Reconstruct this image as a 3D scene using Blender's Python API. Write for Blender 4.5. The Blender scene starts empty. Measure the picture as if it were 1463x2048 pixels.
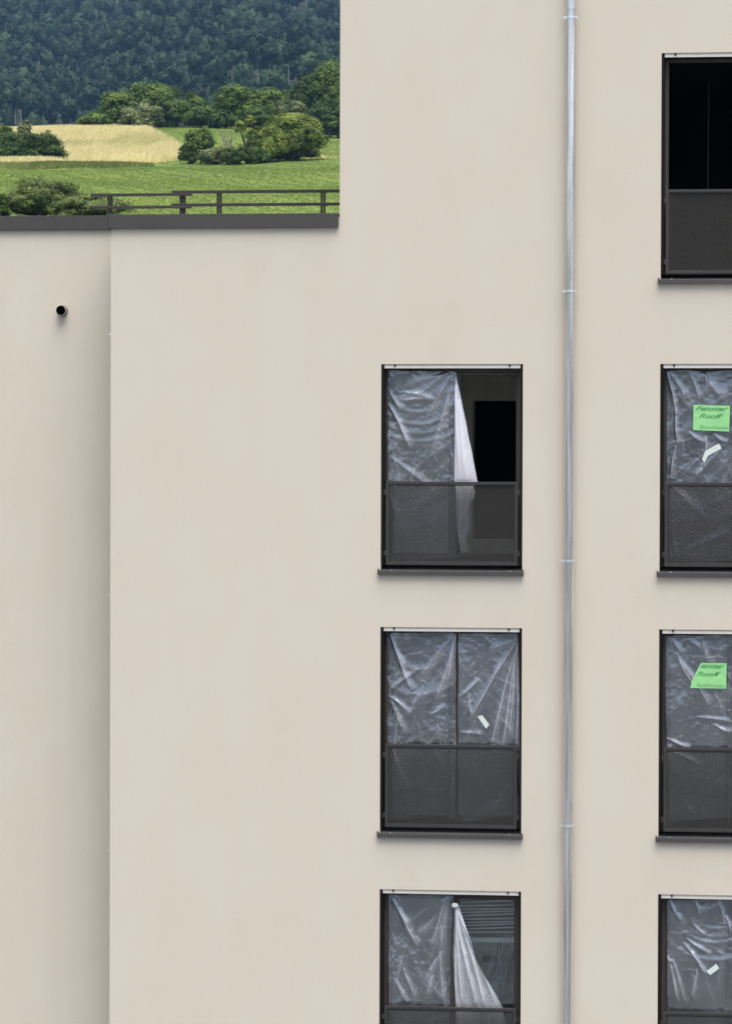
import bpy, bmesh, math, random
import numpy as np
from mathutils import Vector, Matrix
C = bpy.context.scene.collection
SC = bpy.context.scene

# ------------------------------------------------------------------ camera
CAM = np.array([3.896, -35.0, 10.283]); YAW, PIT, ROL, F = 0.1155, -0.0146, 0.0029, 6383.3
_cy, _sy = math.cos(YAW), math.sin(YAW)
FW = np.array([-_sy*math.cos(PIT), _cy*math.cos(PIT), math.sin(PIT)])
_rt = np.array([_cy, _sy, 0.0]); _up = np.cross(_rt, FW)
RT = math.cos(ROL)*_rt + math.sin(ROL)*_up; UP = -math.sin(ROL)*_rt + math.cos(ROL)*_up
cd = bpy.data.cameras.new('camera'); cam = bpy.data.objects.new('camera', cd); C.objects.link(cam)
cd.sensor_fit = 'VERTICAL'; cd.sensor_height = 24; cd.lens = F/2048*24
cd.clip_start = 0.5; cd.clip_end = 9000
M = Matrix(((RT[0], UP[0], -FW[0], CAM[0]), (RT[1], UP[1], -FW[1], CAM[1]), (RT[2], UP[2], -FW[2], CAM[2]), (0, 0, 0, 1)))
cam.matrix_world = M; SC.camera = cam

# ------------------------------------------------------------------ world + sun
SUN_EL, SUN_AZ = math.radians(70), math.radians(160)   # azimuth clockwise from +Y (north)
w = bpy.data.worlds.new('World'); SC.world = w; w.use_nodes = True
nt = w.node_tree; nt.nodes.clear()
sky = nt.nodes.new('ShaderNodeTexSky'); sky.sky_type = 'NISHITA'; sky.sun_disc = False
sky.sun_elevation = SUN_EL; sky.sun_rotation = SUN_AZ
sky.air_density = 1.0; sky.dust_density = 5.0; sky.ozone_density = 1.0
hs = nt.nodes.new('ShaderNodeHueSaturation'); hs.inputs['Saturation'].default_value = 0.68
bg = nt.nodes.new('ShaderNodeBackground'); bg.inputs[1].default_value = 0.15
wo = nt.nodes.new('ShaderNodeOutputWorld')
nt.links.new(sky.outputs[0], hs.inputs['Color']); nt.links.new(hs.outputs[0], bg.inputs[0]); nt.links.new(bg.outputs[0], wo.inputs[0])
sd = bpy.data.lights.new('sun', 'SUN'); sd.energy = 2.2; sd.angle = math.radians(48); sd.color = (1.0, 0.93, 0.80)
sun = bpy.data.objects.new('sun', sd); C.objects.link(sun)
sdir = Vector((math.sin(SUN_AZ)*math.cos(SUN_EL), math.cos(SUN_AZ)*math.cos(SUN_EL), math.sin(SUN_EL)))
sun.rotation_euler = sdir.to_track_quat('Z', 'Y').to_euler(); sun.location = (0, -40, 60)
SC.view_settings.view_transform = 'Standard'; SC.view_settings.look = 'None'
SC.view_settings.gamma = 1; SC.view_settings.use_curve_mapping = False
SC.view_settings.exposure = 1.08
SC.render.engine = 'CYCLES'
SC.cycles.max_bounces = 10; SC.cycles.transparent_max_bounces = 24; SC.cycles.volume_bounces = 1

def ray(px, py):
    d = FW + RT*((px-731.5)/F) + UP*((1024-py)/F)
    return d
def at(px, py, Y=0.0):
    """world point on the plane y = Y seen at photo pixel (px, py)"""
    d = ray(px, py); t = (Y-CAM[1])/d[1]
    return CAM + d*t
def ax(px, py, Y=0.0): return float(at(px, py, Y)[0])
def az(px, py, Y=0.0): return float(at(px, py, Y)[2])

# ------------------------------------------------------------------ helpers
def tag(o, label=None, cat=None, group=None, kind=None):
    if label: o['label'] = label
    if cat: o['category'] = cat
    if group: o['group'] = group
    if kind: o['kind'] = kind
    return o
def empty(name, loc, label, cat, group=None):
    o = bpy.data.objects.new(name, None); C.objects.link(o); o.location = loc
    o.empty_display_size = 0.2
    return tag(o, label, cat, group)
def link(name, me, mat, parent=None):
    if mat is not None:
        for m in (mat if isinstance(mat, (list, tuple)) else [mat]): me.materials.append(m)
    o = bpy.data.objects.new(name, me); C.objects.link(o)
    if parent is not None:
        o.parent = parent
        # every vertex is in world space: undo the chain of parents' offsets
        off = Vector((0, 0, 0)); p = parent
        while p is not None: off += Vector(p.location); p = p.parent
        o.location = -off
    return o
class MB:
    def __init__(s): s.v = []; s.f = []; s.mi = []
    def face(s, pts, mi=0):
        i = len(s.v); s.v += [tuple(p) for p in pts]; s.f.append(tuple(range(i, i+len(pts)))); s.mi.append(mi)
    def box(s, x0, x1, y0, y1, z0, z1, mi=0):
        if x0 > x1: x0, x1 = x1, x0
        if z0 > z1: z0, z1 = z1, z0
        i = len(s.v)
        s.v += [(x0,y0,z0),(x1,y0,z0),(x1,y1,z0),(x0,y1,z0),(x0,y0,z1),(x1,y0,z1),(x1,y1,z1),(x0,y1,z1)]
        for f in ((0,3,2,1),(4,5,6,7),(0,1,5,4),(1,2,6,5),(2,3,7,6),(3,0,4,7)):
            s.f.append(tuple(i+k for k in f)); s.mi.append(mi)
    def prism(s, prof, x0, x1, mi=0):
        """profile of (y, z) points swept along x"""
        i = len(s.v); n = len(prof)
        s.v += [(x0, y, z) for y, z in prof] + [(x1, y, z) for y, z in prof]
        for k in range(n):
            a, b = k, (k+1) % n
            s.f.append((i+a, i+b, i+n+b, i+n+a)); s.mi.append(mi)
        s.f.append(tuple(i+k for k in range(n))[::-1]); s.mi.append(mi)
        s.f.append(tuple(i+n+k for k in range(n))); s.mi.append(mi)
    def tube(s, p0, p1, r0, r1=None, n=12, cap=True, mi=0):
        r1 = r0 if r1 is None else r1
        p0, p1 = Vector(p0), Vector(p1); d = (p1-p0).normalized()
        a = d.orthogonal().normalized(); b = d.cross(a); i = len(s.v)
        for p, r in ((p0, r0), (p1, r1)):
            for k in range(n):
                t = 2*math.pi*k/n; s.v.append(tuple(p + a*(r*math.cos(t)) + b*(r*math.sin(t))))
        for k in range(n):
            s.f.append((i+k, i+(k+1) % n, i+n+(k+1) % n, i+n+k)); s.mi.append(mi)
        if cap:
            s.f.append(tuple(i+k for k in range(n))[::-1]); s.mi.append(mi)
            s.f.append(tuple(i+n+k for k in range(n))); s.mi.append(mi)
    def build(s, name, mat, parent=None, bevel=0.0, smooth=False):
        me = bpy.data.meshes.new(name); me.from_pydata(s.v, [], s.f)
        for p, m in zip(me.polygons, s.mi): p.material_index = m
        bm = bmesh.new(); bm.from_mesh(me)
        bmesh.ops.recalc_face_normals(bm, faces=bm.faces) if bevel >= 0 else None
        if bevel > 0:
            bmesh.ops.bevel(bm, geom=[e for e in bm.edges if e.calc_face_angle(0) > 0.5], offset=bevel, segments=2, profile=0.6, affect='EDGES')
        bm.to_mesh(me); bm.free()
        if smooth:
            for p in me.polygons: p.use_smooth = True
            me.set_sharp_from_angle(angle=math.radians(40))
        return link(name, me, mat, parent)
def mesh_np(name, V, Fq, mat, parent=None, smooth=False, tint=None):
    """fast mesh from numpy: V (n,3), Fq (m,k)"""
    me = bpy.data.meshes.new(name); n, k = Fq.shape
    me.vertices.add(len(V)); me.vertices.foreach_set('co', np.ascontiguousarray(V, dtype=np.float32).ravel())
    me.loops.add(n*k); me.loops.foreach_set('vertex_index', np.ascontiguousarray(Fq, dtype=np.int32).ravel())
    me.polygons.add(n); me.polygons.foreach_set('loop_start', np.arange(0, n*k, k, dtype=np.int32))
    me.update(calc_edges=True)
    if smooth: me.polygons.foreach_set('use_smooth', np.ones(n, dtype=bool))
    if tint is not None:
        a = me.attributes.new('tint', 'FLOAT', 'POINT'); a.data.foreach_set('value', np.ascontiguousarray(tint, dtype=np.float32))
    me.validate()
    return link(name, me, mat, parent)

# ------------------------------------------------------------------ materials
def mat(name):
    m = bpy.data.materials.new(name); m.use_nodes = True; t = m.node_tree
    b = t.nodes['Principled BSDF']; return m, t, b
def N(t, ty, **kw):
    n = t.nodes.new(ty)
    for k, v in kw.items():
        if k in n.inputs: n.inputs[k].default_value = v
        else: setattr(n, k, v)
    return n
def noise(t, vec, scale, detail=4, rough=0.55, dist=0.0):
    n = N(t, 'ShaderNodeTexNoise', Scale=scale, Detail=detail, Roughness=rough, Distortion=dist)
    if vec is not None: t.links.new(vec, n.inputs['Vector'])
    return n
def ramp(t, fac, stops):
    r = N(t, 'ShaderNodeValToRGB'); e = r.color_ramp.elements
    while len(e) > 1: e.remove(e[-1])
    e[0].position = stops[0][0]; e[0].color = (*stops[0][1], 1)
    for p, c in stops[1:]:
        x = e.new(p); x.color = (*c, 1)
    t.links.new(fac, r.inputs[0]); return r
def geo_pos(t): return N(t, 'ShaderNodeNewGeometry').outputs['Position']
def bump(t, b, h, strength, dist):
    n = N(t, 'ShaderNodeBump', Strength=strength, Distance=dist); t.links.new(h, n.inputs['Height']); t.links.new(n.outputs[0], b.inputs['Normal']); return n
def scaled(t, vec, s):
    m = N(t, 'ShaderNodeMapping'); m.inputs['Scale'].default_value = s; t.links.new(vec, m.inputs['Vector']); return m.outputs[0]

def plaster():
    m, t, b = mat('beige_plaster'); p = geo_pos(t)
    n1 = noise(t, p, 0.55, 5, 0.6); n2 = noise(t, scaled(t, p, (1, 1, 0.35)), 2.3, 4, 0.6)
    mx = N(t, 'ShaderNodeMath', operation='ADD'); t.links.new(n1.outputs[0], mx.inputs[0]); t.links.new(n2.outputs[0], mx.inputs[1])
    hf = N(t, 'ShaderNodeMath', operation='MULTIPLY'); hf.inputs[1].default_value = .5; t.links.new(mx.outputs[0], hf.inputs[0])
    r = ramp(t, hf.outputs[0], [(.30, (.432, .399, .340)), (.5, (.445, .414, .357)), (.70, (.452, .426, .374))])
    g = noise(t, p, 48, 3, .6)
    r2 = ramp(t, g.outputs[0], [(.3, (.945, .945, .94)), (.7, (1, 1, 1))])
    mm = N(t, 'ShaderNodeMix', data_type='RGBA', blend_type='MULTIPLY'); mm.inputs[0].default_value = 1
    t.links.new(r.outputs[0], mm.inputs[6]); t.links.new(r2.outputs[0], mm.inputs[7])
    # a few faint pale repair spots
    v = N(t, 'ShaderNodeTexVoronoi', Scale=.55); t.links.new(p, v.inputs['Vector'])
    sp = ramp(t, v.outputs['Distance'], [(.0, (1, 1, 1)), (.02, (1, 1, 1)), (.035, (0, 0, 0))])
    m2 = N(t, 'ShaderNodeMix', data_type='RGBA'); t.links.new(sp.outputs[0], m2.inputs[0])
    sc = N(t, 'ShaderNodeMath', operation='MULTIPLY'); sc.inputs[1].default_value = .55; t.links.new(sp.outputs[0], sc.inputs[0]); t.links.new(sc.outputs[0], m2.inputs[0])
    t.links.new(mm.outputs[2], m2.inputs[6]); m2.inputs[7].default_value = (.52, .50, .455, 1)
    t.links.new(m2.outputs[2], b.inputs['Base Color'])
    b.inputs['Roughness'].default_value = .93; b.inputs['Specular IOR Level'].default_value = .2
    n3 = noise(t, p, 260, 3, .7); n4 = noise(t, p, 2.2, 3, .5)
    b1 = N(t, 'ShaderNodeBump', Strength=.35, Distance=.0022); t.links.new(n3.outputs[0], b1.inputs['Height'])
    n5 = noise(t, scaled(t, p, (.8, 1, 1)), 34, 4, .65)
    b3 = N(t, 'ShaderNodeBump', Strength=.12, Distance=.008); t.links.new(n5.outputs[0], b3.inputs['Height'])
    b2 = N(t, 'ShaderNodeBump', Strength=.18, Distance=.008); t.links.new(n4.outputs[0], b2.inputs['Height']); t.links.new(b3.outputs[0], b2.inputs['Normal'])
    t.links.new(b2.outputs[0], b1.inputs['Normal']); t.links.new(b1.outputs[0], b.inputs['Normal'])
    return m
def paint(name, col, rough=.45, metal=0.0, var=.12, scale=9, bmp=0.0, spec=.5):
    m, t, b = mat(name); p = geo_pos(t); n = noise(t, p, scale, 4, .6)
    lo = tuple(c*(1-var) for c in col); hi = tuple(min(1, c*(1+var)) for c in col)
    r = ramp(t, n.outputs[0], [(.3, lo), (.7, hi)]); t.links.new(r.outputs[0], b.inputs['Base Color'])
    b.inputs['Roughness'].default_value = rough; b.inputs['Metallic'].default_value = metal; b.inputs['Specular IOR Level'].default_value = spec
    if bmp: bump(t, b, n.outputs[0], .4, bmp)
    return m
def zinc():
    m, t, b = mat('galvanised_zinc'); p = geo_pos(t)
    v = N(t, 'ShaderNodeTexVoronoi', Scale=55); t.links.new(p, v.inputs['Vector'])
    n = noise(t, scaled(t, p, (2.5, 2.5, .06)), 14, 4, .6)
    n2 = noise(t, scaled(t, p, (1, 1, .5)), 1.2, 3, .5)
    a = N(t, 'ShaderNodeMix', data_type='RGBA'); a.inputs[0].default_value = .08
    r = ramp(t, n.outputs[0], [(.32, (.33, .345, .37)), (.5, (.53, .55, .585)), (.68, (.76, .79, .83))])  # weathering streaks that also stand in for reflected light and dark bands
    t.links.new(r.outputs[0], a.inputs[6]); t.links.new(v.outputs['Color'], a.inputs[7])
    h = N(t, 'ShaderNodeHueSaturation', Saturation=.25, Value=1.0); t.links.new(a.outputs[2], h.inputs['Color'])
    t.links.new(h.outputs[0], b.inputs['Base Color'])
    b.inputs['Metallic'].default_value = .85
    rr = N(t, 'ShaderNodeMapRange'); rr.inputs['To Min'].default_value = .12; rr.inputs['To Max'].default_value = .26
    t.links.new(n2.outputs[0], rr.inputs[0]); t.links.new(rr.outputs[0], b.inputs['Roughness'])
    bump(t, b, n.outputs[0], .12, .0012)
    return m
def glass():
    m = bpy.data.materials.new('window_glass'); m.use_nodes = True; t = m.node_tree; t.nodes.clear()
    o = N(t, 'ShaderNodeOutputMaterial'); tr = N(t, 'ShaderNodeBsdfTransparent', Color=(.82, .87, .88, 1))
    g = N(t, 'ShaderNodeBsdfGlossy', Color=(.95, .98, 1, 1), Roughness=.02); f = N(t, 'ShaderNodeFresnel', IOR=1.75)
    mx = N(t, 'ShaderNodeMixShader'); p = geo_pos(t); n = noise(t, p, 1.6, 2, .5)
    bp = N(t, 'ShaderNodeBump', Strength=.25, Distance=.01); t.links.new(n.outputs[0], bp.inputs['Height'])
    t.links.new(bp.outputs[0], g.inputs['Normal'])
    t.links.new(f.outputs[0], mx.inputs[0]); t.links.new(tr.outputs[0], mx.inputs[1]); t.links.new(g.outputs[0], mx.inputs[2]); t.links.new(mx.outputs[0], o.inputs[0])
    return m
def film(name, milky, gloss, col=(.74, .75, .82), rough=.2, crease=.44, even=.68):
    m = bpy.data.materials.new(name); m.use_nodes = True; t = m.node_tree; t.nodes.clear()
    o = N(t, 'ShaderNodeOutputMaterial'); p = geo_pos(t)
    tr = N(t, 'ShaderNodeBsdfTransparent', Color=(.94, .94, .95, 1))
    di = N(t, 'ShaderNodeBsdfDiffuse', Color=(*col, 1)); tl = N(t, 'ShaderNodeBsdfTranslucent', Color=(*col, 1))
    m1 = N(t, 'ShaderNodeMixShader'); m1.inputs[0].default_value = .35; t.links.new(di.outputs[0], m1.inputs[1]); t.links.new(tl.outputs[0], m1.inputs[2])
    m2 = N(t, 'ShaderNodeMixShader'); n = noise(t, scaled(t, p, (1.4, 1, 1)), 3.2, 5, .6, .6)
    mr = N(t, 'ShaderNodeMapRange'); mr.inputs['From Min'].default_value = .38; mr.inputs['From Max'].default_value = .66
    mr.inputs['To Min'].default_value = milky*even; mr.inputs['To Max'].default_value = milky*(1.95-even)
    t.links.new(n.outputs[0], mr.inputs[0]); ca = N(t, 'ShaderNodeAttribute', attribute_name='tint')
    cm = N(t, 'ShaderNodeMath', operation='MULTIPLY_ADD', use_clamp=True); cm.inputs[1].default_value = crease; t.links.new(ca.outputs['Fac'], cm.inputs[0]); t.links.new(mr.outputs[0], cm.inputs[2])  # creases whitened: bright reflected streaks partly put into the film's milkiness
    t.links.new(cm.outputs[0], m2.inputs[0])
    t.links.new(tr.outputs[0], m2.inputs[1]); t.links.new(m1.outputs[0], m2.inputs[2])
    g = N(t, 'ShaderNodeBsdfGlossy', Color=(.70, .84, 1, 1), Roughness=rough)
    fr = N(t, 'ShaderNodeFresnel', IOR=1.5); mu = N(t, 'ShaderNodeMath', operation='MULTIPLY_ADD', use_clamp=True)
    mu.inputs[1].default_value = 2.2; mu.inputs[2].default_value = gloss
    nb = noise(t, scaled(t, p, (1, 1, .8)), 42, 4, .65, 1.2); bp = N(t, 'ShaderNodeBump', Strength=.35, Distance=.004)
    t.links.new(nb.outputs[0], bp.inputs['Height']); t.links.new(bp.outputs[0], g.inputs['Normal'])
    t.links.new(fr.outputs[0], mu.inputs[0])
    m3 = N(t, 'ShaderNodeMixShader'); t.links.new(mu.outputs[0], m3.inputs[0]); t.links.new(m2.outputs[0], m3.inputs[1]); t.links.new(g.outputs[0], m3.inputs[2])
    t.links.new(m3.outputs[0], o.inputs[0]); return m
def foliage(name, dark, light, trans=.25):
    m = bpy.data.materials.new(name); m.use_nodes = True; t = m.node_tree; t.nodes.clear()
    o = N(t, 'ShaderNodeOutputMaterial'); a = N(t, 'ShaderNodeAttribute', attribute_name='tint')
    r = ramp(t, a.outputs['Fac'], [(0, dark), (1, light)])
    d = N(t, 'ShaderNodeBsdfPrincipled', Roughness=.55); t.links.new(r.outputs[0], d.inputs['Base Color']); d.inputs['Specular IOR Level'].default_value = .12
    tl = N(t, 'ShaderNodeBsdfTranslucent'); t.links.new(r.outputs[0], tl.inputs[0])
    mx = N(t, 'ShaderNodeMixShader'); mx.inputs[0].default_value = trans
    t.links.new(d.outputs[0], mx.inputs[1]); t.links.new(tl.outputs[0], mx.inputs[2]); t.links.new(mx.outputs[0], o.inputs[0]); return m
MT = dict(
    plaster=plaster(), zinc=zinc(), glass=glass(),
    coping=paint('anthracite_coping', (.039, .039, .038), .5, 0, .08, 3, spec=.3),
    frame=paint('dark_brown_window_frame', (.036, .029, .026), .45, 0, .10, 12, spec=.35),
    rail=paint('anthracite_powder_coat', (.024, .023, .023), .5, 0, .10, 14, spec=.35),
    sill=paint('anthracite_sill', (.030, .030, .031), .62, 0, .10, 8),
    meshm=paint('anthracite_mesh_coat', (.008, .009, .009), .6, 0, .05, 14),
    guide=paint('black_guide_rail', (.005, .005, .005), .6, 0, .1, 10, spec=.12),
    header=paint('white_shutter_rail', (.47, .46, .43), .4, 0, .06, 15),
    black=paint('black_parts_and_vent_shade', (.003, .003, .003), .8, spec=.05),
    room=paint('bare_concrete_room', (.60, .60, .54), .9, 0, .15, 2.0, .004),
    dim=paint('shade_grey_room', (.10, .10, .095), .9, 0, .15, 2.0, .004),  # room walls darkened in colour to stand for shade behind the films
    dark=paint('shade_black_room', (.035, .034, .032), .95, 0, .15, 2.0),  # near-black colour stands in for the unlit depth of the room
    steel=paint('bright_zinc_screw', (.75, .77, .80), .3, .9, .08, 30),
    ventp=paint('grey_vent_tube', (.22, .21, .195), .5),
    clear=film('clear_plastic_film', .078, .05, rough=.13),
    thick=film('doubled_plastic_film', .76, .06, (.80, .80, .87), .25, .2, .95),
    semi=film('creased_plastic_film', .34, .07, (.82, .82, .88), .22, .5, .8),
    tape=paint('pale_tape', (.44, .50, .47), .5, 0, .05, 40),
    green=paint('fluorescent_green_paper', (.20, .47, .19), .6, 0, .10, 14),
    ink=paint('dark_green_ink', (.055, .26, .075), .6),
    ink2=paint('pale_green_ink', (.11, .42, .11), .6),
    slat=paint('pale_reflection_slat', (.80, .84, .80), .4),
    bark=paint('grey_bark', (.10, .085, .065), .9, 0, .3, 3),
    barkpale=paint('pale_pine_bark', (.20, .19, .18), .9, 0, .3, 1),
    roofm=paint('grey_roof_gravel', (.22, .215, .20), .95, 0, .3, 30, .01),
)

# ------------------------------------------------------------------ terrain
PROF_D = [-2000, 80, 150, 230, 300, 350, 400, 430, 470, 530, 600, 660, 800, 1000, 1300, 1500, 1900, 2400, 2700, 2900]
def _zrow(d, py): return 10.28 + d*(931-py)/F
PROF_Z = [0, 0, 12, _zrow(230, 442), _zrow(300, 378), _zrow(350, 345), _zrow(400, 329), _zrow(430, 319.5), _zrow(470, 301), _zrow(530, 270),
          _zrow(600, 245.5), _zrow(660, 256), _zrow(800, 400), _zrow(1000, 420), _zrow(1300, 305), _zrow(1500, 250), _zrow(1900, 130), _zrow(2400, -15), _zrow(2700, -100), _zrow(2900, -120)]
from numpy import interp
def _smooth_prof(d):
    k = 12.0
    return (interp(d-k, PROF_D, PROF_Z)+interp(d-k/2, PROF_D, PROF_Z)+interp(d, PROF_D, PROF_Z)+interp(d+k/2, PROF_D, PROF_Z)+interp(d+k, PROF_D, PROF_Z))/5
def sstep(a, b, x):
    t = np.clip((x-a)/(b-a), 0, 1); return t*t*(3-2*t)
def zg(x, y):
    x = np.asarray(x, float); y = np.asarray(y, float); d = y+35.0
    z = _smooth_prof(d)
    t = (x-3.9)/np.maximum(d, 60)
    z = z - 2.0*sstep(-.172, -.122, t)*sstep(430, 590, d)*(1-sstep(700, 900, d))
    z = z - 1.0*sstep(-.20, -.25, t)*sstep(480, 590, d)*(1-sstep(700, 900, d))
    amp = sstep(120, 240, d)
    z = z + amp*(.22*np.sin(x*.11+y*.031)+.16*np.sin(y*.083+1.3+x*.05)+.05*np.sin(x*.53+y*.21))
    amp2 = sstep(900, 1300, d)
    z = z + amp2*(9*np.sin(x*.021+y*.004)+6*np.sin(x*.043+1.+y*.011)+4*np.sin(y*.02+x*.013))
    return z
def hit(px, py):
    d = ray(px, py); ts = np.linspace(150, 2800, 8000)/d[1]
    P = CAM[None, :] + ts[:, None]*d[None, :]
    u = P[:, 2] - zg(P[:, 0], P[:, 1]); i = int(np.argmax(u < 0))
    return P[i] if u[i] < 0 else P[-1]
inner = np.linspace(-.310, -.060, 230); so = np.linspace(0, 1, 26)[1:]
ds = np.concatenate([np.linspace(-1500, 60, 40)[:-1], np.linspace(60, 220, 40)[:-1], np.linspace(220, 660, 420)[:-1], np.linspace(660, 2900, 200)])
XX = []; YY = []
for d in ds:
    dd = max(d, 60); xi = 3.9 + inner*dd
    left = (xi[0] + (-1800-xi[0])*so**2)[::-1]; right = xi[-1] + (1800-xi[-1])*so**2
    row = np.concatenate([left, xi, right]); XX.append(row); YY.append(np.full(len(row), d-35))
XX = np.array(XX); YY = np.array(YY); ZZ = zg(XX, YY); nr, nc = XX.shape
V = np.stack([XX, YY, ZZ], -1).reshape(-1, 3)
idx = np.arange(nr*nc).reshape(nr, nc)
Fq = np.stack([idx[:-1, :-1], idx[:-1, 1:], idx[1:, 1:], idx[1:, :-1]], -1).reshape(-1, 4)
# the dry meadow's outline on the ground, walked off in world metres
def inpoly(x, y, poly):
    r = np.zeros(x.shape, bool); n = len(poly)
    for i in range(n):
        x0, y0 = poly[i]; x1, y1 = poly[(i+1) % n]
        c = ((y0 > y) != (y1 > y)) & (x < (x1-x0)*(y-y0)/((y1-y0) if abs(y1-y0) > 1e-9 else 1e-9)+x0); r ^= c
    return r
GOLD = [tuple(hit(a, b)[:2]) for a, b in [(-330, 333), (60, 332), (140, 329), (230, 328), (300, 326), (383, 321), (366, 304), (345, 287)]]
pt = lambda px, d: (3.9-math.tan(.1155+math.atan((731.5-px)/F))*d, d-35.0)
GOLD += [pt(314, 545), pt(288, 588), (3.9-.193*640, 610.0), (3.9-.33*660, 615.0)]
WEED = [tuple(hit(a, b)[:2]) for a, b in [(-330, 338), (60, 339), (180, 338), (298, 332), (300, 326), (230, 328), (140, 329), (60, 332), (-330, 333)]]
WILD = [tuple(hit(a, b)[:2]) for a, b in [(600, 322), (690, 312), (690, 306), (655, 303), (640, 306), (612, 318)]]
jit = lambda: 0
gx = V[:, 0]+.4*np.sin(V[:, 1]*.9)+.8*np.sin(V[:, 0]*2.1); gy = V[:, 1]+2*np.sin(V[:, 0]*.7)
zone = inpoly(gx, gy, GOLD).astype(float) + .5*inpoly(gx, gy, WEED)*(~inpoly(gx, gy, GOLD)) + .8*inpoly(gx, gy, WILD)
zone = np.clip(zone, 0, 1)
m, t, b = mat('meadow_and_hill'); p = geo_pos(t)
n1 = noise(t, scaled(t, p, (1, .25, 1)), .9, 6, .7); n2 = noise(t, p, .035, 4, .6); n3 = noise(t, scaled(t, p, (2.4, .5, 1)), 2.2, 4, .7, .5)
g1 = ramp(t, n1.outputs[0], [(.28, (.070, .112, .026)), (.5, (.100, .150, .036)), (.72, (.140, .190, .050))])
g2 = ramp(t, n2.outputs[0], [(.35, (.92, 1.0, .95)), (.65, (1.18, 1.0, .85))])
mm = N(t, 'ShaderNodeMix', data_type='RGBA', blend_type='MULTIPLY'); mm.inputs[0].default_value = 1
t.links.new(g1.outputs[0], mm.inputs[6]); t.links.new(g2.outputs[0], mm.inputs[7])
gd = ramp(t, n3.outputs[0], [(.3, (.20, .185, .06)), (.6, (.36, .30, .13))])
a = N(t, 'ShaderNodeAttribute', attribute_name='tint'); mz = N(t, 'ShaderNodeMix', data_type='RGBA')
t.links.new(a.outputs['Fac'], mz.inputs[0]); t.links.new(mm.outputs[2], mz.inputs[6]); t.links.new(gd.outputs[0], mz.inputs[7])
sx = N(t, 'ShaderNodeSeparateXYZ'); t.links.new(p, sx.inputs[0])
fr_ = N(t, 'ShaderNodeMapRange'); fr_.inputs['From Min'].default_value = 40; fr_.inputs['From Max'].default_value = 70; t.links.new(sx.outputs[1], fr_.inputs[0])
gr_ = ramp(t, noise(t, p, .25, 6, .65).outputs[0], [(.3, (.085, .090, .098)), (.7, (.15, .155, .162))])
mf = N(t, 'ShaderNodeMix', data_type='RGBA'); t.links.new(fr_.outputs[0], mf.inputs[0]); t.links.new(gr_.outputs[0], mf.inputs[6]); t.links.new(mz.outputs[2], mf.inputs[7])
ff_ = N(t, 'ShaderNodeMapRange'); ff_.inputs['From Min'].default_value = 640; ff_.inputs['From Max'].default_value = 700; t.links.new(sx.outputs[1], ff_.inputs[0])
mw = N(t, 'ShaderNodeMix', data_type='RGBA'); t.links.new(ff_.outputs[0], mw.inputs[0]); t.links.new(mf.outputs[2], mw.inputs[6]); mw.inputs[7].default_value = (.018, .026, .012, 1)
t.links.new(mw.outputs[2], b.inputs['Base Color']); b.inputs['Roughness'].default_value = .95; b.inputs['Specular IOR Level'].default_value = .1
bump(t, b, n1.outputs[0], .5, .2)
ground = mesh_np('ground', V, Fq, m, smooth=True, tint=zone); tag(ground, kind='structure')

# ------------------------------------------------------------------ grass as stuff
def blades(name, P, hgt, wid, lean, tint, mt, label, cat, seed):
    rng = np.random.default_rng(seed); n = len(P)
    an = rng.uniform(0, 2*np.pi, n); side = np.stack([np.cos(an), np.sin(an), np.zeros(n)], -1)*(wid/2)[:, None]
    l = rng.normal(0, 1, (n, 2))*lean; top = P + np.stack([l[:, 0]*hgt+hgt*lean*.8, l[:, 1]*hgt, hgt], -1)
    V = np.stack([P-side, P+side, top+side*.25, top-side*.25], 1).reshape(-1, 3)
    o = mesh_np(name, V, np.arange(4*n).reshape(n, 4), mt, tint=np.repeat(tint, 4)); tag(o, label, cat, kind='stuff'); return o
rng = np.random.default_rng(5)
def scatter(n, d0, d1, t0=-.300, t1=-.065, dens=1.0):
    d = (rng.uniform(d0**dens, d1**dens, n))**(1/dens); tt = rng.uniform(t0, t1, n); x = 3.9+tt*d; y = d-35; return x, y
gm = foliage('meadow_grass', (.090, .145, .030), (.215, .28, .080), .3)
x, y = scatter(480000, 225, 600, dens=1.0)
k = ~inpoly(x, y, GOLD); x, y = x[k], y[k]; n = len(x)
band = np.sin((x*.9+y*.32)*2.2)*.5+np.sin((x*.35-y*.1)*.6)*.3
tn = np.clip(.45+.26*band+rng.normal(0, .14, n), 0, 1)
blades('mown_grass', np.stack([x, y, zg(x, y)-.02], -1), rng.uniform(.05, .12, n)*np.clip(1+.6*band, .3, 2), rng.uniform(.05, .13, n)*(.5+(y/400)), .8, tn, gm,
       'short green mown grass covering the meadow behind the roof railing', 'grass', 1)
gt = foliage('dry_tall_grass', (.26, .27, .080), (.74, .66, .38), .35)
x, y = scatter(360000, 380, 635, -.305, -.165)
k = inpoly(x, y, GOLD); x, y = x[k], y[k]; n = len(x); d = y+35
patch = np.sin(x*.23+1.)*np.sin(y*.045+x*.05+.6)+.5*np.sin(x*.61+y*.11)
mid = np.exp(-((d-510)/38)**2)
tn = np.clip(.78-.45*mid*sstep(-.6, .5, patch)+.10*patch+rng.normal(0, .2, n), 0, 1)
blades('tall_dry_grass', np.stack([x, y, zg(x, y)-.05], -1), rng.uniform(.5, 1.25, n), rng.uniform(.06, .16, n), .28, tn, gt,
       'tall straw coloured dry grass on the hilltop meadow', 'grass', 2)
gw = foliage('rough_green_grass', (.055, .090, .022), (.22, .25, .08), .3)
x, y = scatter(190000, 340, 425, -.30, -.17); k = inpoly(x+1.2*np.sin(y*.5), y+5*np.sin(x*.33+1)*np.sin(x*.11)-3*rng.uniform(0, 1, len(x))**3, WEED); x, y = x[k], y[k]; n = len(x)
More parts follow.
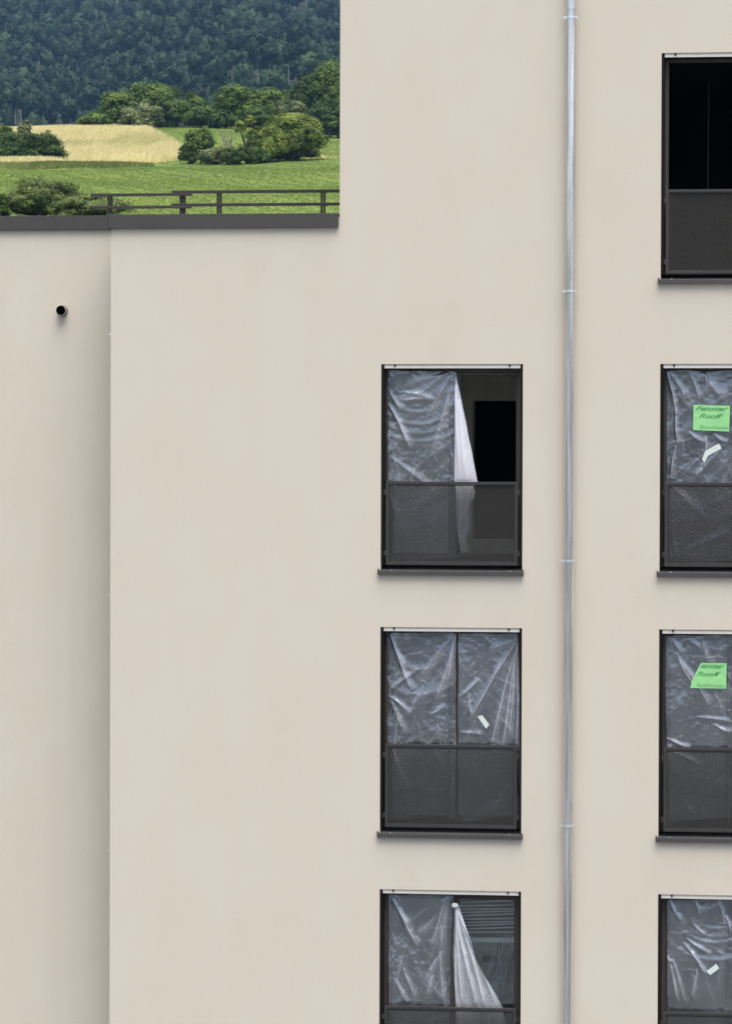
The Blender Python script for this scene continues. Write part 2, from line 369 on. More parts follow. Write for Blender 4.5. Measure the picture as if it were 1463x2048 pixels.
blades('rough_grass_strip', np.stack([x, y, zg(x, y)-.05], -1), rng.uniform(.2, .7, n), rng.uniform(.05, .14, n), .45, np.clip(rng.normal(.45, .30, n)+.35*(x/np.maximum(y+35,1) < -.215), 0, 1), gw,
       'strip of dark rough unmown grass along the lower edge of the dry meadow', 'grass', 3)

# ------------------------------------------------------------------ trees and bushes
def leaves(lobes, nl, size, rng, clumps=26, spread=.26, shell=(.72, 1.05), updown=.35, nr=.55, tn=.16):
    """leaf diamonds in clumps over a set of ellipsoid lobes -> V, F, tint"""
    vol = np.array([(l[3]*l[4]*l[5])**(2/3) for l in lobes]); vol = vol/vol.sum(); out = []; tin = []; nor = []
    for li, l in enumerate(lobes):
        c = np.array(l[:3]); r = np.array(l[3:6]); K = clumps; m_ = max(30, int(nl*vol[li]))
        cdn = rng.normal(0, 1, (K, 3)); cdn /= np.linalg.norm(cdn, axis=1)[:, None]; cdn[:, 2] = np.where(cdn[:, 2] < -.55, -cdn[:, 2], cdn[:, 2])
        cr = rng.uniform(shell[0], shell[1], K); ct = rng.normal(.5, .26, K)
        w_ = rng.integers(0, K, m_); off = rng.normal(0, 1, (m_, 3))*spread*rng.uniform(.6, 1.2, K)[w_][:, None]
        q = cdn[w_]*cr[w_][:, None] + off
        far = np.linalg.norm(q, axis=1); q = np.where((far > 1.22)[:, None], q/far[:, None]*rng.uniform(.9, 1.2, m_)[:, None], q)
        p = c + q*r; nn = q + rng.normal(0, nr, (m_, 3)); nn[:, 2] += updown
        out.append(p); nor.append(nn); tin.append(np.clip(ct[w_]+rng.normal(0, tn, m_), 0, 1))
    P = np.concatenate(out); Nn = np.concatenate(nor); T = np.concatenate(tin); n = len(P)
    Nn /= np.linalg.norm(Nn, axis=1)[:, None]+1e-9
    a = np.cross(Nn, rng.normal(0, 1, (n, 3))); a /= np.linalg.norm(a, axis=1)[:, None]+1e-9; b_ = np.cross(Nn, a)
    s = (size*rng.uniform(.6, 1.35, n))[:, None]
    V = np.stack([P-a*s*.6, P-b_*s*.36, P+a*s*.6, P+b_*s*.36], 1).reshape(-1, 3)
    return V, np.arange(4*n).reshape(n, 4), np.repeat(T, 4)
def blob_np(c, r, rng, n=7):
    bm = bmesh.new(); bmesh.ops.create_icosphere(bm, subdivisions=2, radius=1)
    V = np.array([v.co[:] for v in bm.verts]); Fc = np.array([[v.index for v in f.verts] for f in bm.faces]); bm.free()
    V = V*(1+rng.normal(0, .08, (len(V), 1)))
    return np.array(c)+V*np.array(r), Fc
FOL = {
 'dark': foliage('dark_green_leaves', (.010, .027, .006), (.072, .122, .025)),
 'mid': foliage('mid_green_leaves', (.016, .042, .008), (.125, .190, .034)),
 'yellow': foliage('yellow_green_leaves', (.050, .085, .012), (.215, .265, .055)),
 'grey': foliage('grey_green_leaves', (.030, .050, .016), (.215, .250, .110)),
 'olive': foliage('olive_green_leaves', (.022, .048, .008), (.175, .230, .045)),
 'near': foliage('pale_backed_leaves', (.014, .032, .008), (.165, .215, .065)),
}
CORE = foliage('inner_leaves', (.014, .028, .008), (.03, .05, .015), .1)
def bush(px, ytop, width, d, style, name, label, cat, seed, nl=7000, leaf=.30, lobes=9, crown_tint=None, trunk=.18, form='round', group=None, depth=None):
    rg = np.random.default_rng(seed); P = at(px, 300, d-35); x = float(P[0]); y = d-35.0
    width *= 1.12 if d > 500 else 1.0
    W = width/F*math.hypot(d, .18*d); base = float(zg(x, y)); H = float(_zrow(d, ytop) + .0029*0 - base)
    H = max(H, 1.2); D = (depth or W)
    root = empty(name, (x, y, base), label, cat, group)
    L = []
    if form == 'round':
        L.append((x, y, base+H*.48, W*.45, D*.45, H*.47)); lobes = lobes+2
        for i in range(lobes):
            an = 2*math.pi*i/lobes + rg.uniform(-.3, .3); h = rg.uniform(.12, .78); rr = .33*math.sqrt(max(.1, 1-(h-.35)**2*2.1))
            s = rg.uniform(.17, .25)
            L.append((x+math.cos(an)*W*rr, y+math.sin(an)*D*rr, base+H*h, W*s, D*s, H*s*1.0))
        L.append((x+rg.uniform(-.08, .08)*W, y, base+H*.80, W*.22, D*.22, H*.2))
    elif form == 'low':
        for i in range(lobes+2):
            u = rg.uniform(-.38, .38); hh = (1-abs(u)*.7)*rg.uniform(.75, 1.0)
            L.append((x+u*W, y+rg.uniform(-.2, .2)*D, base+H*hh*.45, W*rg.uniform(.13, .2), D*.2, H*hh*.5))
    elif form == 'tree':
        for i in range(lobes):
            h = rg.uniform(.45, .9); an = rg.uniform(0, 6.28); rr = .30*math.sin((h-.3)/.7*math.pi)+.05
            s = rg.uniform(.14, .22); L.append((x+math.cos(an)*W*rr, y+math.sin(an)*D*rr, base+H*h, W*s, D*s, H*s*.62))
    V, Fc, T = leaves(L, nl, leaf, rg, clumps=17 if form != 'tree' else 12, spread=.19, nr=.30, shell=(.66, 1.12))
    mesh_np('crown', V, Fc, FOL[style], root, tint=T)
    mb = MB(); tr = W*trunk*.12+.05
    mb.tube((x, y, base-.3), (x+.1, y, base+H*.45), tr*1.5, tr*.8, 8)
    for l in L[:7]:
        mb.tube((x, y, base+H*(.12 if form != 'tree' else .25)), (l[0], l[1], l[2]), tr*.8, tr*.2, 6)
    mb.build('trunk', MT['bark'], root, bevel=-1)
    if form != 'tree':
        vs = []; fs = []; o = 0
        for l in L:
            a, f_ = blob_np(l[:3], [l[3]*.62, l[4]*.62, l[5]*.62], rg); vs.append(a); fs.append(f_+o); o += len(a)
        vs = np.concatenate(vs); mesh_np('inner_foliage', vs, np.concatenate(fs), FOL[style], root, tint=np.full(len(vs), .2))  # inner lobes tinted darker for the shade between leaf clumps
    return root
G1 = 'trees and bushes of the hedgerow in front of the forest'; G2 = 'bushes on the green slope'; G3 = 'bushes left of the dry meadow'; G4 = 'bushes close behind the left roof'
B = [
 (190, 216, 62, 598, 'mid', 'bush', 'low green bush at the far left end of the hedgerow, beside the dry grass', 'bush', 11, 5200, .34, 8, 'round', G1),
 (238, 176, 82, 604, 'mid', 'bush', 'rounded green bush second from the left end of the hedgerow', 'bush', 12, 7600, .36, 9, 'round', G1),
 (306, 157, 100, 610, 'mid', 'tree', 'broad bright-topped feathery tree, the tallest one left of the hedgerow dip', 'tree', 13, 10500, .38, 11, 'round', G1),
 (281, 199, 78, 588, 'grey', 'bush', 'pale grey-green bush before the left hedgerow, beside the top of the dry grass', 'bush', 14, 7500, .33, 9, 'round', G1),
 (352, 190, 72, 600, 'dark', 'bush', 'dark green bush right of the pale grey-green bush', 'bush', 15, 6500, .36, 8, 'round', G1),
 (387, 178, 54, 612, 'mid', 'tree', 'narrow light-topped tree in the dip of the hedgerow', 'tree', 16, 5500, .36, 8, 'round', G1),
 (402, 207, 74, 594, 'dark', 'bush', 'low dark bush at the foot of the hedgerow before the rounded bright tree', 'bush', 17, 6500, .36, 9, 'round', G1),
 (470, 165, 94, 612, 'mid', 'tree', 'rounded bright green tree with fresh leaves in the middle of the hedgerow', 'tree', 18, 9800, .38, 11, 'round', G1),
 (452, 214, 80, 590, 'dark', 'bush', 'dark bush along the meadow edge below the rounded bright tree', 'bush', 19, 6000, .35, 8, 'low', G1),
 (537, 171, 80, 612, 'mid', 'tree', 'green tree with a pointed tip right of the rounded bright tree', 'tree', 20, 8200, .37, 10, 'round', G1),
 (515, 206, 70, 596, 'dark', 'bush', 'dark bush behind the yellow-green sapling', 'bush', 21, 6000, .35, 8, 'round', G1),
 (584, 194, 76, 598, 'grey', 'bush', 'dull grey-green bush behind the big round bush', 'bush', 22, 6800, .33, 9, 'round', G1),
 (616, 143, 76, 606, 'dark', 'tree', 'dark tree with whitish leaf tips beside the tallest tree', 'tree', 23, 9000, .42, 10, 'round', G1),
 (668, 113, 96, 614, 'mid', 'tree', 'tallest round tree at the right end of the hedgerow, cut by the house wall', 'tree', 24, 12500, .36, 12, 'round', G1),
 (660, 196, 84, 585, 'dark', 'bush', 'dark bush under the tallest tree, against the house wall', 'bush', 25, 8000, .35, 9, 'round', G1),
 (722, 170, 90, 600, 'dark', 'bush', 'dark bush hidden behind the house wall at the hedgerow end', 'bush', 26, 5000, .36, 9, 'round', G1),
 (790, 160, 95, 606, 'mid', 'tree', 'round green tree beyond the picture, hidden behind the tall wall', 'tree', 27, 7000, .38, 10, 'round', G1),
 (870, 175, 90, 600, 'dark', 'bush', 'dark bush ending the hedgerow far behind the tall wall', 'bush', 28, 5000, .38, 9, 'round', G1),
 (-75, 250, 90, 432, 'dark', 'bush', 'dark bush just outside the left picture edge beside the dry grass', 'bush', 46, 6000, .24, 9, 'round', G3),
 (402, 250, 66, 432, 'mid', 'bush', 'upright green bush at the left end of the island of bushes on the slope', 'bush', 31, 6000, .22, 8, 'round', G2),
 (380, 280, 50, 431, 'dark', 'bush', 'small dark bush at the corner where dry grass meets the slope', 'bush', 32, 3600, .22, 7, 'round', G2),
 (440, 280, 92, 428, 'grey', 'bush', 'low bush with pale leaves on the slope left of the sapling', 'bush', 33, 7000, .22, 9, 'low', G2),
 (500, 277, 98, 428, 'dark', 'bush', 'low dark bush at the foot of the yellow-green sapling', 'bush', 34, 7000, .22, 9, 'low', G2),
 (584, 222, 128, 434, 'olive', 'bush', 'biggest round bush on the slope, dark below and yellow-green on top', 'bush', 35, 21000, .24, 14, 'round', G2),
 (540, 246, 70, 430, 'yellow', 'bush', 'yellow-green bush leaning on the left side of the big round bush', 'bush', 36, 7500, .22, 9, 'round', G2),
 (20, 256, 112, 428, 'dark', 'bush', 'dark bush at the left edge of the view in front of the dry grass', 'bush', 41, 8500, .23, 10, 'round', G3),
 (86, 260, 92, 426, 'dark', 'bush', 'dark bush at the right end of the left bush group', 'bush', 42, 8500, .23, 10, 'round', G3),
 (52, 232, 46, 436, 'grey', 'bush', 'pale-leaved upright bush sticking out above the left bush group', 'bush', 43, 4200, .22, 7, 'round', G3),
 (8, 240, 66, 440, 'mid', 'bush', 'pale green bush rising behind the dark left bushes at the picture edge', 'bush', 44, 6000, .23, 8, 'round', G3),
 (98, 250, 40, 438, 'grey', 'bush', 'small pale-leaved bush above the right end of the left bush group', 'bush', 45, 4000, .22, 7, 'round', G3),
 (86, 346, 165, 236, 'near', 'bush', 'large bush with pale glinting leaves rising behind the left roof edge', 'bush', 51, 24000, .115, 14, 'round', G4),
 (182, 376, 160, 232, 'near', 'bush', 'lower spreading bush behind the left end of the roof railing', 'bush', 52, 15000, .115, 11, 'round', G4),
 (-4, 378, 52, 234, 'dark', 'bush', 'small dark bush at the left picture edge behind the roof edge', 'bush', 53, 6000, .12, 8, 'round', G4),
]
for s in B: bush(s[0], s[1], s[2], s[3], s[4], s[5], s[6], s[7], s[8], s[9], s[10], s[11], form=s[12], group=s[13])
bush(494, 226, 62, 429, 'yellow', 'sapling', 'yellow-green sapling with thin visible stems on the slope', 'tree', 61, 2600, .22, 9, trunk=.25, form='tree', group=G2)
# bare shrub with thin twigs
P = at(457, 300, 395); x, y = float(P[0]), 395.0; bz = float(zg(x, y))
root = empty('bare_shrub', (x, y, bz), 'leafless shrub with thin grey twigs left of the yellow-green sapling', 'shrub', G2)
rg = np.random.default_rng(9); mb = MB()
for i in range(9):
    ex, ez = rg.normal(0, .9), rg.uniform(3.2, 5.3); pz = Vector((x, y, bz-.2)); e = Vector((x+ex, y+rg.normal(0, .6), bz+ez)); mb.tube(pz, e, .06, .025, 5)
    for j in range(6):
        q = pz.lerp(e, rg.uniform(.35, .95)); mb.tube(q, q+Vector((rg.normal(0, .5), rg.normal(0, .4), rg.uniform(.3, .9))), .03, .012, 4)
mb.build('twigs', paint('grey_twig', (.19, .17, .14), .9), root, bevel=-1)

# ------------------------------------------------------------------ forest (far wood, one mass)
rng = np.random.default_rng(77)
_bm = bmesh.new(); bmesh.ops.create_icosphere(_bm, subdivisions=2, radius=1)
ICO = np.array([v.co[:] for v in _bm.verts]); ICF = np.array([[v.index for v in f.verts] for f in _bm.faces]); _bm.free()
def lumps(L, rng, jag):
    V = []; Fc = []; T = []; o = 0
    for l in L:
        v = ICO*(1+rng.normal(0, jag, (len(ICO), 1))); v = v*np.array(l[3:6])+np.array(l[:3]); V.append(v); Fc.append(ICF+o); o += len(v)
        T.append(np.clip(rng.normal(.5, .12)+rng.normal(0, .16, len(v)), 0, 1))
    return np.concatenate(V), np.concatenate(Fc), np.concatenate(T)
_bm = bmesh.new(); bmesh.ops.create_icosphere(_bm, subdivisions=3, radius=1)
ICO3 = np.array([v.co[:] for v in _bm.verts]); ICF3 = np.array([[v.index for v in f.verts] for f in _bm.faces]); _bm.free()
def crown_body(rng, cz, rx, rz, point, jag):
    v = ICO3.copy(); ph = rng.uniform(0, 6.28, 6)
    n = .10*np.sin(v[:, 0]*5+ph[0])*np.sin(v[:, 2]*6+ph[1])+.12*np.sin(v[:, 1]*4+ph[2]+v[:, 2]*5)+.08*np.sin(v[:, 0]*9+v[:, 2]*8+ph[3])
    r = 1+n+rng.normal(0, jag, len(v)); tap = 1-point*np.clip(v[:, 2], 0, 1)**1.2
    return np.stack([v[:, 0]*r*rx*tap, v[:, 1]*r*rx*tap, cz+v[:, 2]*r*rz], -1)
def tufted(V, Fc, T, rng, n, size, zmin):
    """rough sprays of needles or leaves standing off the crown's surface"""
    i = rng.integers(0, len(V), n); c = V.mean(0); d = V[i]-c; d /= np.linalg.norm(d, axis=1)[:, None]+1e-9
    P = V[i]+d*rng.uniform(-.1, .45, n)[:, None]; a = rng.normal(0, 1, (n, 3)); b_ = rng.normal(0, 1, (n, 3))+d*.6; a[:, 2] *= .6
    a *= size*.5/np.linalg.norm(a, axis=1)[:, None]; b_ *= size*.75/np.linalg.norm(b_, axis=1)[:, None]
    TV_ = np.stack([P-a, P+a, P+b_], 1).reshape(-1, 3); return np.concatenate([V, TV_]), np.concatenate([Fc, np.arange(3*n).reshape(n, 3)+len(V)]), np.concatenate([T, np.repeat(np.clip(rng.normal(.62, .22, n), 0, 1), 3)])
def conifer(rng):
    """irregular pine crown on a bare stem, 16 to 25 m tall"""
    h = rng.uniform(16, 26); cb = h*rng.uniform(.52, .70); rx = rng.uniform(2.0, 3.5); rz = (h-cb)*.46
    V = crown_body(rng, cb+rz*.9, rx, rz, rng.uniform(0, .35), .15); L = []
    for i in range(4):
        a = rng.uniform(0, 6.28); L.append((math.cos(a)*rx*.8, math.sin(a)*rx*.8, cb+rng.uniform(.2, 1.3)*rz, rx*rng.uniform(.35, .6), rx*.5, rx*rng.uniform(.2, .4)))
    V2, F2, T2 = lumps(L, rng, .22); T = np.concatenate([np.clip(rng.normal(.5, .22, len(V)), 0, 1), T2])
    return tufted(np.concatenate([V, V2]), np.concatenate([ICF3, F2+len(V)]), T, rng, 190, 1.25, cb+.0)+(h, cb)
def broad(rng):
    h = rng.uniform(14, 21); rx = rng.uniform(3.2, 5.2); V = crown_body(rng, h*.68, rx*.85, h*.26, .05, .12); L = []
    for i in range(6):
        a = i*2.4+rng.uniform(-.5, .5); hh = rng.uniform(.5, .9); q = rx*.75*(1.3-hh); L.append((math.cos(a)*q, math.sin(a)*q, h*hh, rx*rng.uniform(.28, .45), rx*.4, rx*.3))
    V2, F2, T2 = lumps(L, rng, .18); T = np.concatenate([np.clip(rng.normal(.5, .22, len(V)), 0, 1), T2])
    return tufted(np.concatenate([V, V2]), np.concatenate([ICF3, F2+len(V)]), T, rng, 260, 1.15, 0)+(h, h*.3)
protoC = [conifer(rng) for _ in range(40)]; protoB = [broad(rng) for _ in range(16)]
VV = []; FF = []; TT = []; o = 0; TV = []; TF = []; to = 0
nT = 5700
dd = rng.uniform(1400, 2800, nT*3); tt = rng.uniform(-.305, -.055, nT*3); keepw = rng.uniform(0, 1, nT*3) < dd/2800; dd = dd[keepw][:nT]; tt = tt[keepw][:nT]
for d, ta in zip(dd, tt):
    x = 3.9+ta*d; y = d-35; z = float(zg(x, y))
    pb = .16+.35*(math.sin(x*.035+2)*math.sin(y*.011+x*.01) > .35)+.25*(d > 2150)*(math.sin(x*.05) > 0)
    if math.sin(x*.06+y*.012+1)*math.sin(y*.019-x*.02) > .66 and rng.uniform() < .4: continue
    isb = rng.uniform() < pb
    V, Fc, T, h, cb = (protoB if isb else protoC)[rng.integers(0, 16 if isb else 40)]
    s = rng.uniform(.62, 1.25); a = rng.uniform(0, 6.28); ca, sa = math.cos(a)*s, math.sin(a)*s
    R = np.array([[ca, -sa, 0], [sa, ca, 0], [0, 0, s*rng.uniform(.9, 1.1)]])
    base = rng.normal(.28, .13) if not isb else rng.normal(.66, .20)
    VV.append(V@R.T+[x, y, z]); FF.append(Fc+o); TT.append(np.clip(base+(T-.5)*.35, 0, 1)); o += len(V)
    if rng.uniform() < .45 and not isb:
        r = .23*s; hh = h*s*.92; q = rng.normal(0, .25, 2)
        tv = np.array([[x-r, y-r*.5, z], [x+r, y-r*.5, z], [x, y+r, z], [x-r*.5+q[0], y+q[1], z+hh], [x+r*.5+q[0], y+q[1], z+hh], [x+q[0], y+r*.5+q[1], z+hh]])
        TV.append(tv); TF.append(np.array([[0, 1, 4], [0, 4, 3], [1, 2, 5], [1, 5, 4], [2, 0, 3], [2, 3, 5]])+to); to += 6
fm = foliage('forest_foliage', (.003, .009, .006), (.021, .045, .014), .05)
nv = sum(len(a) for a in VV)
V = np.concatenate(VV+TV); Fc = np.concatenate(FF+[a+nv for a in TF])
T = np.concatenate(TT+[np.zeros(len(a)) for a in TV])
fo = mesh_np('forest', V, Fc, [fm, MT['barkpale']], tint=T, smooth=True)
mi = np.zeros(len(Fc), dtype=np.int32); mi[sum(len(a) for a in FF):] = 1; fo.data.polygons.foreach_set('material_index', mi); fo.data.update()
tag(fo, 'dense dark mixed forest of pines and broadleaf trees covering the far hillside', 'forest', kind='stuff')

# ------------------------------------------------------------------ the building
ZT2 = 11.4; FL = 2.9; WW = 1.562; X2 = 3.061
XT = ax(679.5, 250)            # left edge of the tower block
XC = ax(220.8, 1200)           # corner of the middle block
ZR = az(450, 430)              # parapet height of the middle block
REC = 0.85                      # how far the left wing stands back
house = empty('apartment_building', (0, 0, 0), 'beige rendered apartment block with a taller right part, recessed left wing and dark french windows', 'building')
rows = {1: (ZT2+3.387, ZT2+.877), 2: (ZT2, ZT2-2.3196), 3: (ZT2-FL, ZT2-FL-2.3196), 4: (ZT2-2*FL, ZT2-2*FL-2.3196)}
holes = []   # x0,x1,z0,z1
SILLH = .055
WINS = []
for r in (2, 3, 4): WINS.append((1, r, 0.0))
for r in (1, 2, 3, 4): WINS.append((2, r, X2))
WX = {(2, 1): .012}
for c, r, x0 in WINS: holes.append((x0, x0+WW, rows[r][1]+.030, rows[r][0]))
def wall_grid(name, x0, x1, z0, z1, ya, yb, holes, cut=None):
    xs = sorted({x0, x1, *[h[0] for h in holes], *[h[1] for h in holes], *([cut[0]] if cut else [])})
    zs = sorted({z0, z1, *[h[2] for h in holes], *[h[3] for h in holes], *([cut[1]] if cut else [])})
    def solid(i, j):
        if i < 0 or j < 0 or i >= len(xs)-1 or j >= len(zs)-1: return False
        cx, cz = (xs[i]+xs[i+1])/2, (zs[j]+zs[j+1])/2
        if cut and cx < cut[0] and cz > cut[1]: return False
        return not any(h[0] < cx < h[1] and h[2] < cz < h[3] for h in holes)
    mb = MB()
    for i in range(len(xs)-1):
        for j in range(len(zs)-1):
            if not solid(i, j): continue
            a, b_, c_, d_ = xs[i], xs[i+1], zs[j], zs[j+1]
            mb.face([(a, ya, c_), (b_, ya, c_), (b_, ya, d_), (a, ya, d_)]); mb.face([(a, yb, d_), (b_, yb, d_), (b_, yb, c_), (a, yb, c_)])
            if not solid(i-1, j): mb.face([(a, yb, c_), (a, ya, c_), (a, ya, d_), (a, yb, d_)])
            if not solid(i+1, j): mb.face([(b_, ya, c_), (b_, yb, c_), (b_, yb, d_), (b_, ya, d_)])
            if not solid(i, j-1): mb.face([(a, yb, c_), (b_, yb, c_), (b_, ya, c_), (a, ya, c_)])
            if not solid(i, j+1): mb.face([(a, ya, d_), (b_, ya, d_), (b_, yb, d_), (a, yb, d_)])
    return mb.build(name, MT['plaster'], house, bevel=-1)
RX = 8.6
wall_grid('wall', XC, RX, -.5, 19.0, 0, .38, holes, cut=(XT, ZR-.03))
mb = MB(); mb.box(XC-7.5, XC-.0, REC, REC+.38, -.5, ZR+.04); mb.build('wall', MT['plaster'], house, bevel=-1)
mb = MB(); mb.box(XC, XC+.38, .381, REC+11, -.5, ZR-.05); mb.build('wall', MT['plaster'], house, bevel=-1)      # flank of the middle block
mb = MB(); mb.box(XT, XT+.38, .381, 12, ZR-.6, 19.0); mb.build('wall', MT['plaster'], house, bevel=-1)          # flank of the tower
mb = MB(); mb.box(RX-.38, RX, .381, 12, -.5, 19.0); mb.build('wall', MT['plaster'], house, bevel=-1)
mb = MB(); mb.box(XC-7.5, RX, 12.001, 12.3, -.5, ZR-.05); mb.box(XT, RX, 12.002, 12.301, ZR-.049, 19); mb.build('wall', MT['plaster'], house, bevel=-1)
mb = MB(); mb.box(XC-7.5, XC-.01, REC+.381, 12, ZR-.5, ZR-.25); mb.box(XC+.381, XT-.01, .381, 12, ZR-.5, ZR-.26); mb.box(XT+.381, RX-.381, .381, 12, 18.5, 18.8)
mb.build('roof', MT['roofm'], house, bevel=-1)
# copings: folded sheet with a drip edge; the middle one ends in a small upstand
def coping(x0, x1, yf, zt, zb, dep, endcap):
    mb = MB(); mb.prism([(yf, zb), (yf, zt), (yf+dep, zt-.02), (yf+dep, zt-.10), (yf+.05, zb+.03), (yf+.02, zb)], x0, x1)
    o = mb.build('roof_coping', MT['coping'], house, bevel=.003)
    mb = MB()
    if endcap:
        mb.box(x0-.012, x0-.001, yf-.004, yf+dep, zb-.004, zt+.02); mb.build('end_trim', MT['coping'], o)
CY = -.045
coping(ax(216, 440, CY), XT-.01, CY, az(450, 427.5, CY), az(450, 455.5, CY), .55, True)
coping(XC-7.5, XC-.001, REC+CY, az(100, 431.5, REC+CY), az(100, 459.5, REC+CY), .55, False)

# windows -------------------------------------------------------------
YF = .155       # front of the window frame
def room(x0, z0, z1, mtr, dep=4.2, door=None):
    a, b_ = x0-1.15, x0+WW+.25; zf, zc = z0+.0, z1+.15; y0, y1 = .385, dep
    mb = MB()
    mb.face([(a, y0, zf), (b_, y0, zf), (b_, y1, zf), (a, y1, zf)]); mb.face([(a, y1, zc), (b_, y1, zc), (b_, y0, zc), (a, y0, zc)])
    mb.face([(a, y0, zf), (a, y1, zf), (a, y1, zc), (a, y0, zc)]); mb.face([(b_, y0, zc), (b_, y1, zc), (b_, y1, zf), (b_, y0, zf)])
    if door:
        dx0, dx1, dz0, dz1 = door; t_ = .32
        for q in ((a, dx0, zf, zc), (dx1, b_, zf, zc), (dx0, dx1, dz1, zc), (dx0, dx1, zf, dz0)):
            mb.face([(q[0], y1, q[2]), (q[1], y1, q[2]), (q[1], y1, q[3]), (q[0], y1, q[3])])
        for f in ([(dx0, y1, dz0), (dx0, y1+t_, dz0), (dx0, y1+t_, dz1), (dx0, y1, dz1)], [(dx1, y1, dz0), (dx1, y1+t_, dz0), (dx1, y1+t_, dz1), (dx1, y1, dz1)],
                  [(dx0, y1, dz1), (dx1, y1, dz1), (dx1, y1+t_, dz1), (dx0, y1+t_, dz1)], [(dx0, y1, dz0), (dx1, y1, dz0), (dx1, y1+t_, dz0), (dx0, y1+t_, dz0)]): mb.face(f)
        # corridor behind the opening, its shade put into near-black walls
        e = y1+t_; g = e+4
        for f in ([(a, g, zf), (b_, g, zf), (b_, g, zc), (a, g, zc)], [(a, e, zf), (a, g, zf), (a, g, zc), (a, e, zc)], [(b_, e, zf), (b_, g, zf), (b_, g, zc), (b_, e, zc)],
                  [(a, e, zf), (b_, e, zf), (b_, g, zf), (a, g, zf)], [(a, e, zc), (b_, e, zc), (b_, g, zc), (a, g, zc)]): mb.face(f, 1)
    else: mb.face([(a, y1, zf), (b_, y1, zf), (b_, y1, zc), (a, y1, zc)])
    return mb.build('room', [mtr, MT['dark']], house, bevel=-1)
def window(x0, zt, zb, left='glass', right='glass'):
    """french window: zt = top of the opening, zb = underside of the sill"""
    x1 = x0+WW; zo = zb+SILLH; fr = MB(); y0, y1 = YF, YF+.07
    a, b_ = x0+.033, x1-.028; top = zt-.047; bot = zo+.045
    fr.box(a, a+.045, y0, y1, bot, top); fr.box(b_-.045, b_, y0, y1, bot, top); fr.box(a+.045, b_-.045, y0, y1, top-.04, top); fr.box(a+.045, b_-.045, y0, y1, bot, bot+.06)
    xm = x0+(.795 if left != 'none' else .835); fr.box(xm-.035, xm+.035, y0, y1, bot+.06, top-.04)
    wn = fr.build('window', MT['frame'], house, bevel=.004)
    gl = (x0+.121, xm-.066); gr = (xm+.066, x1-.085); gz0, gz1 = bot+.13, top-.072
    for (g0, g1, kind) in ((gl[0], gl[1], left), (gr[0], gr[1], right)):
        s = MB(); ys0, ys1 = y0-.012+.02, y1-.002
        L0 = a+.047 if g0 == gl[0] else xm+.037; L1 = xm-.037 if g0 == gl[0] else b_-.047
        Z0, Z1 = bot+.062, top-.042
        s.box(L0, g0, ys0, ys1, Z0, Z1); s.box(g1, L1, ys0, ys1, Z0, Z1); s.box(g0, g1, ys0, ys1, gz1, Z1); s.box(g0, g1, ys0, ys1, Z0, gz0)
        if kind != 'none': s.build('sash', MT['frame'], wn, bevel=.003)
        if kind == 'glass':
            p_ = MB(); p_.box(g0-.006, g1+.006, ys0+.020, ys0+.026, gz0-.006, gz1+.006); p_.build('pane', MT['glass'], wn, bevel=-1)
    for q0, q1 in ((x0+.001, x0+.031), (x1-.026, x1-.001)):
        g = MB(); g.box(q0, q1, .012, y0-.002, zo+.05, zt-.003); g.box(q0+.010, q1-.004, .004, .0125, zo+.052, zt-.005)
        g.build('guide_rail', MT['guide'], wn, bevel=-1)
    h = MB(); h.box(x0+.034, x1-.029, .012, .05, zt-.046, zt-.002); h.box(x0+.034, x1-.029, .009, .0115, zt-.012, zt-.003); h.build('shutter_rail', MT['header'], wn, bevel=.002)
    for q in (x0+.15, x1-.145):
        s = MB(); s.tube((q, -.001, zt-.012), (q, .0118, zt-.012), .011, n=10); s.tube((q, -.002, zt-.020), (q, .0118, zt-.028), .006, n=8); s.build('hook', MT['black'], wn)
    # closing strip under the frame, then the folded sill
    d = MB(); d.box(x0+.001, x1-.001, y0+.01, y1, zo-.02, bot-.002); d.build('threshold', MT['guide'], wn, bevel=-1)
    s = MB(); sx0, sx1 = x0-.028, x1+.016
    s.prism([(-.050, zb), (-.050, zb+.042), (y0+.008, zb+.042+.028), (y0+.008, zb+.060), (-.040, zb+.032), (-.040, zb)], sx0+.012, sx1-.012)
    s.box(sx0, sx0+.0115, -.056, -.002, zb-.003, zb+.064); s.box(sx1-.0115, sx1, -.056, -.002, zb-.003, zb+.064)
    s.build('sill', MT['sill'], wn, bevel=.002)
    for q in (x0+.12, x1-.13):
        n_ = MB(); n_.tube((q, -.030, zb+.044), (q, -.030, zb+.052), .008, n=8); n_.build('rivet', MT['steel'], wn)
    return wn
DOOR = (ax(945, 900, 3.2), ax(1045, 900, 3.2), az(990, 1078, 3.2), az(990, 801, 3.2))
for c, r, x0 in WINS:
    zt, zb = rows[r]; kl = kr = 'glass'
    if (c, r) == (1, 2): kr = 'open'
    if (c, r) == (2, 1): kl = kr = 'none'
    window(x0, zt, zb, kl, kr)
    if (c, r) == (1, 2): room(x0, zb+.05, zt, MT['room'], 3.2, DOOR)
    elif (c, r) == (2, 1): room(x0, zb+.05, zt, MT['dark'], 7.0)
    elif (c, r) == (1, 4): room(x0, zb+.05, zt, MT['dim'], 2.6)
    else: room(x0, zb+.05, zt, MT['dim'], 4.2)

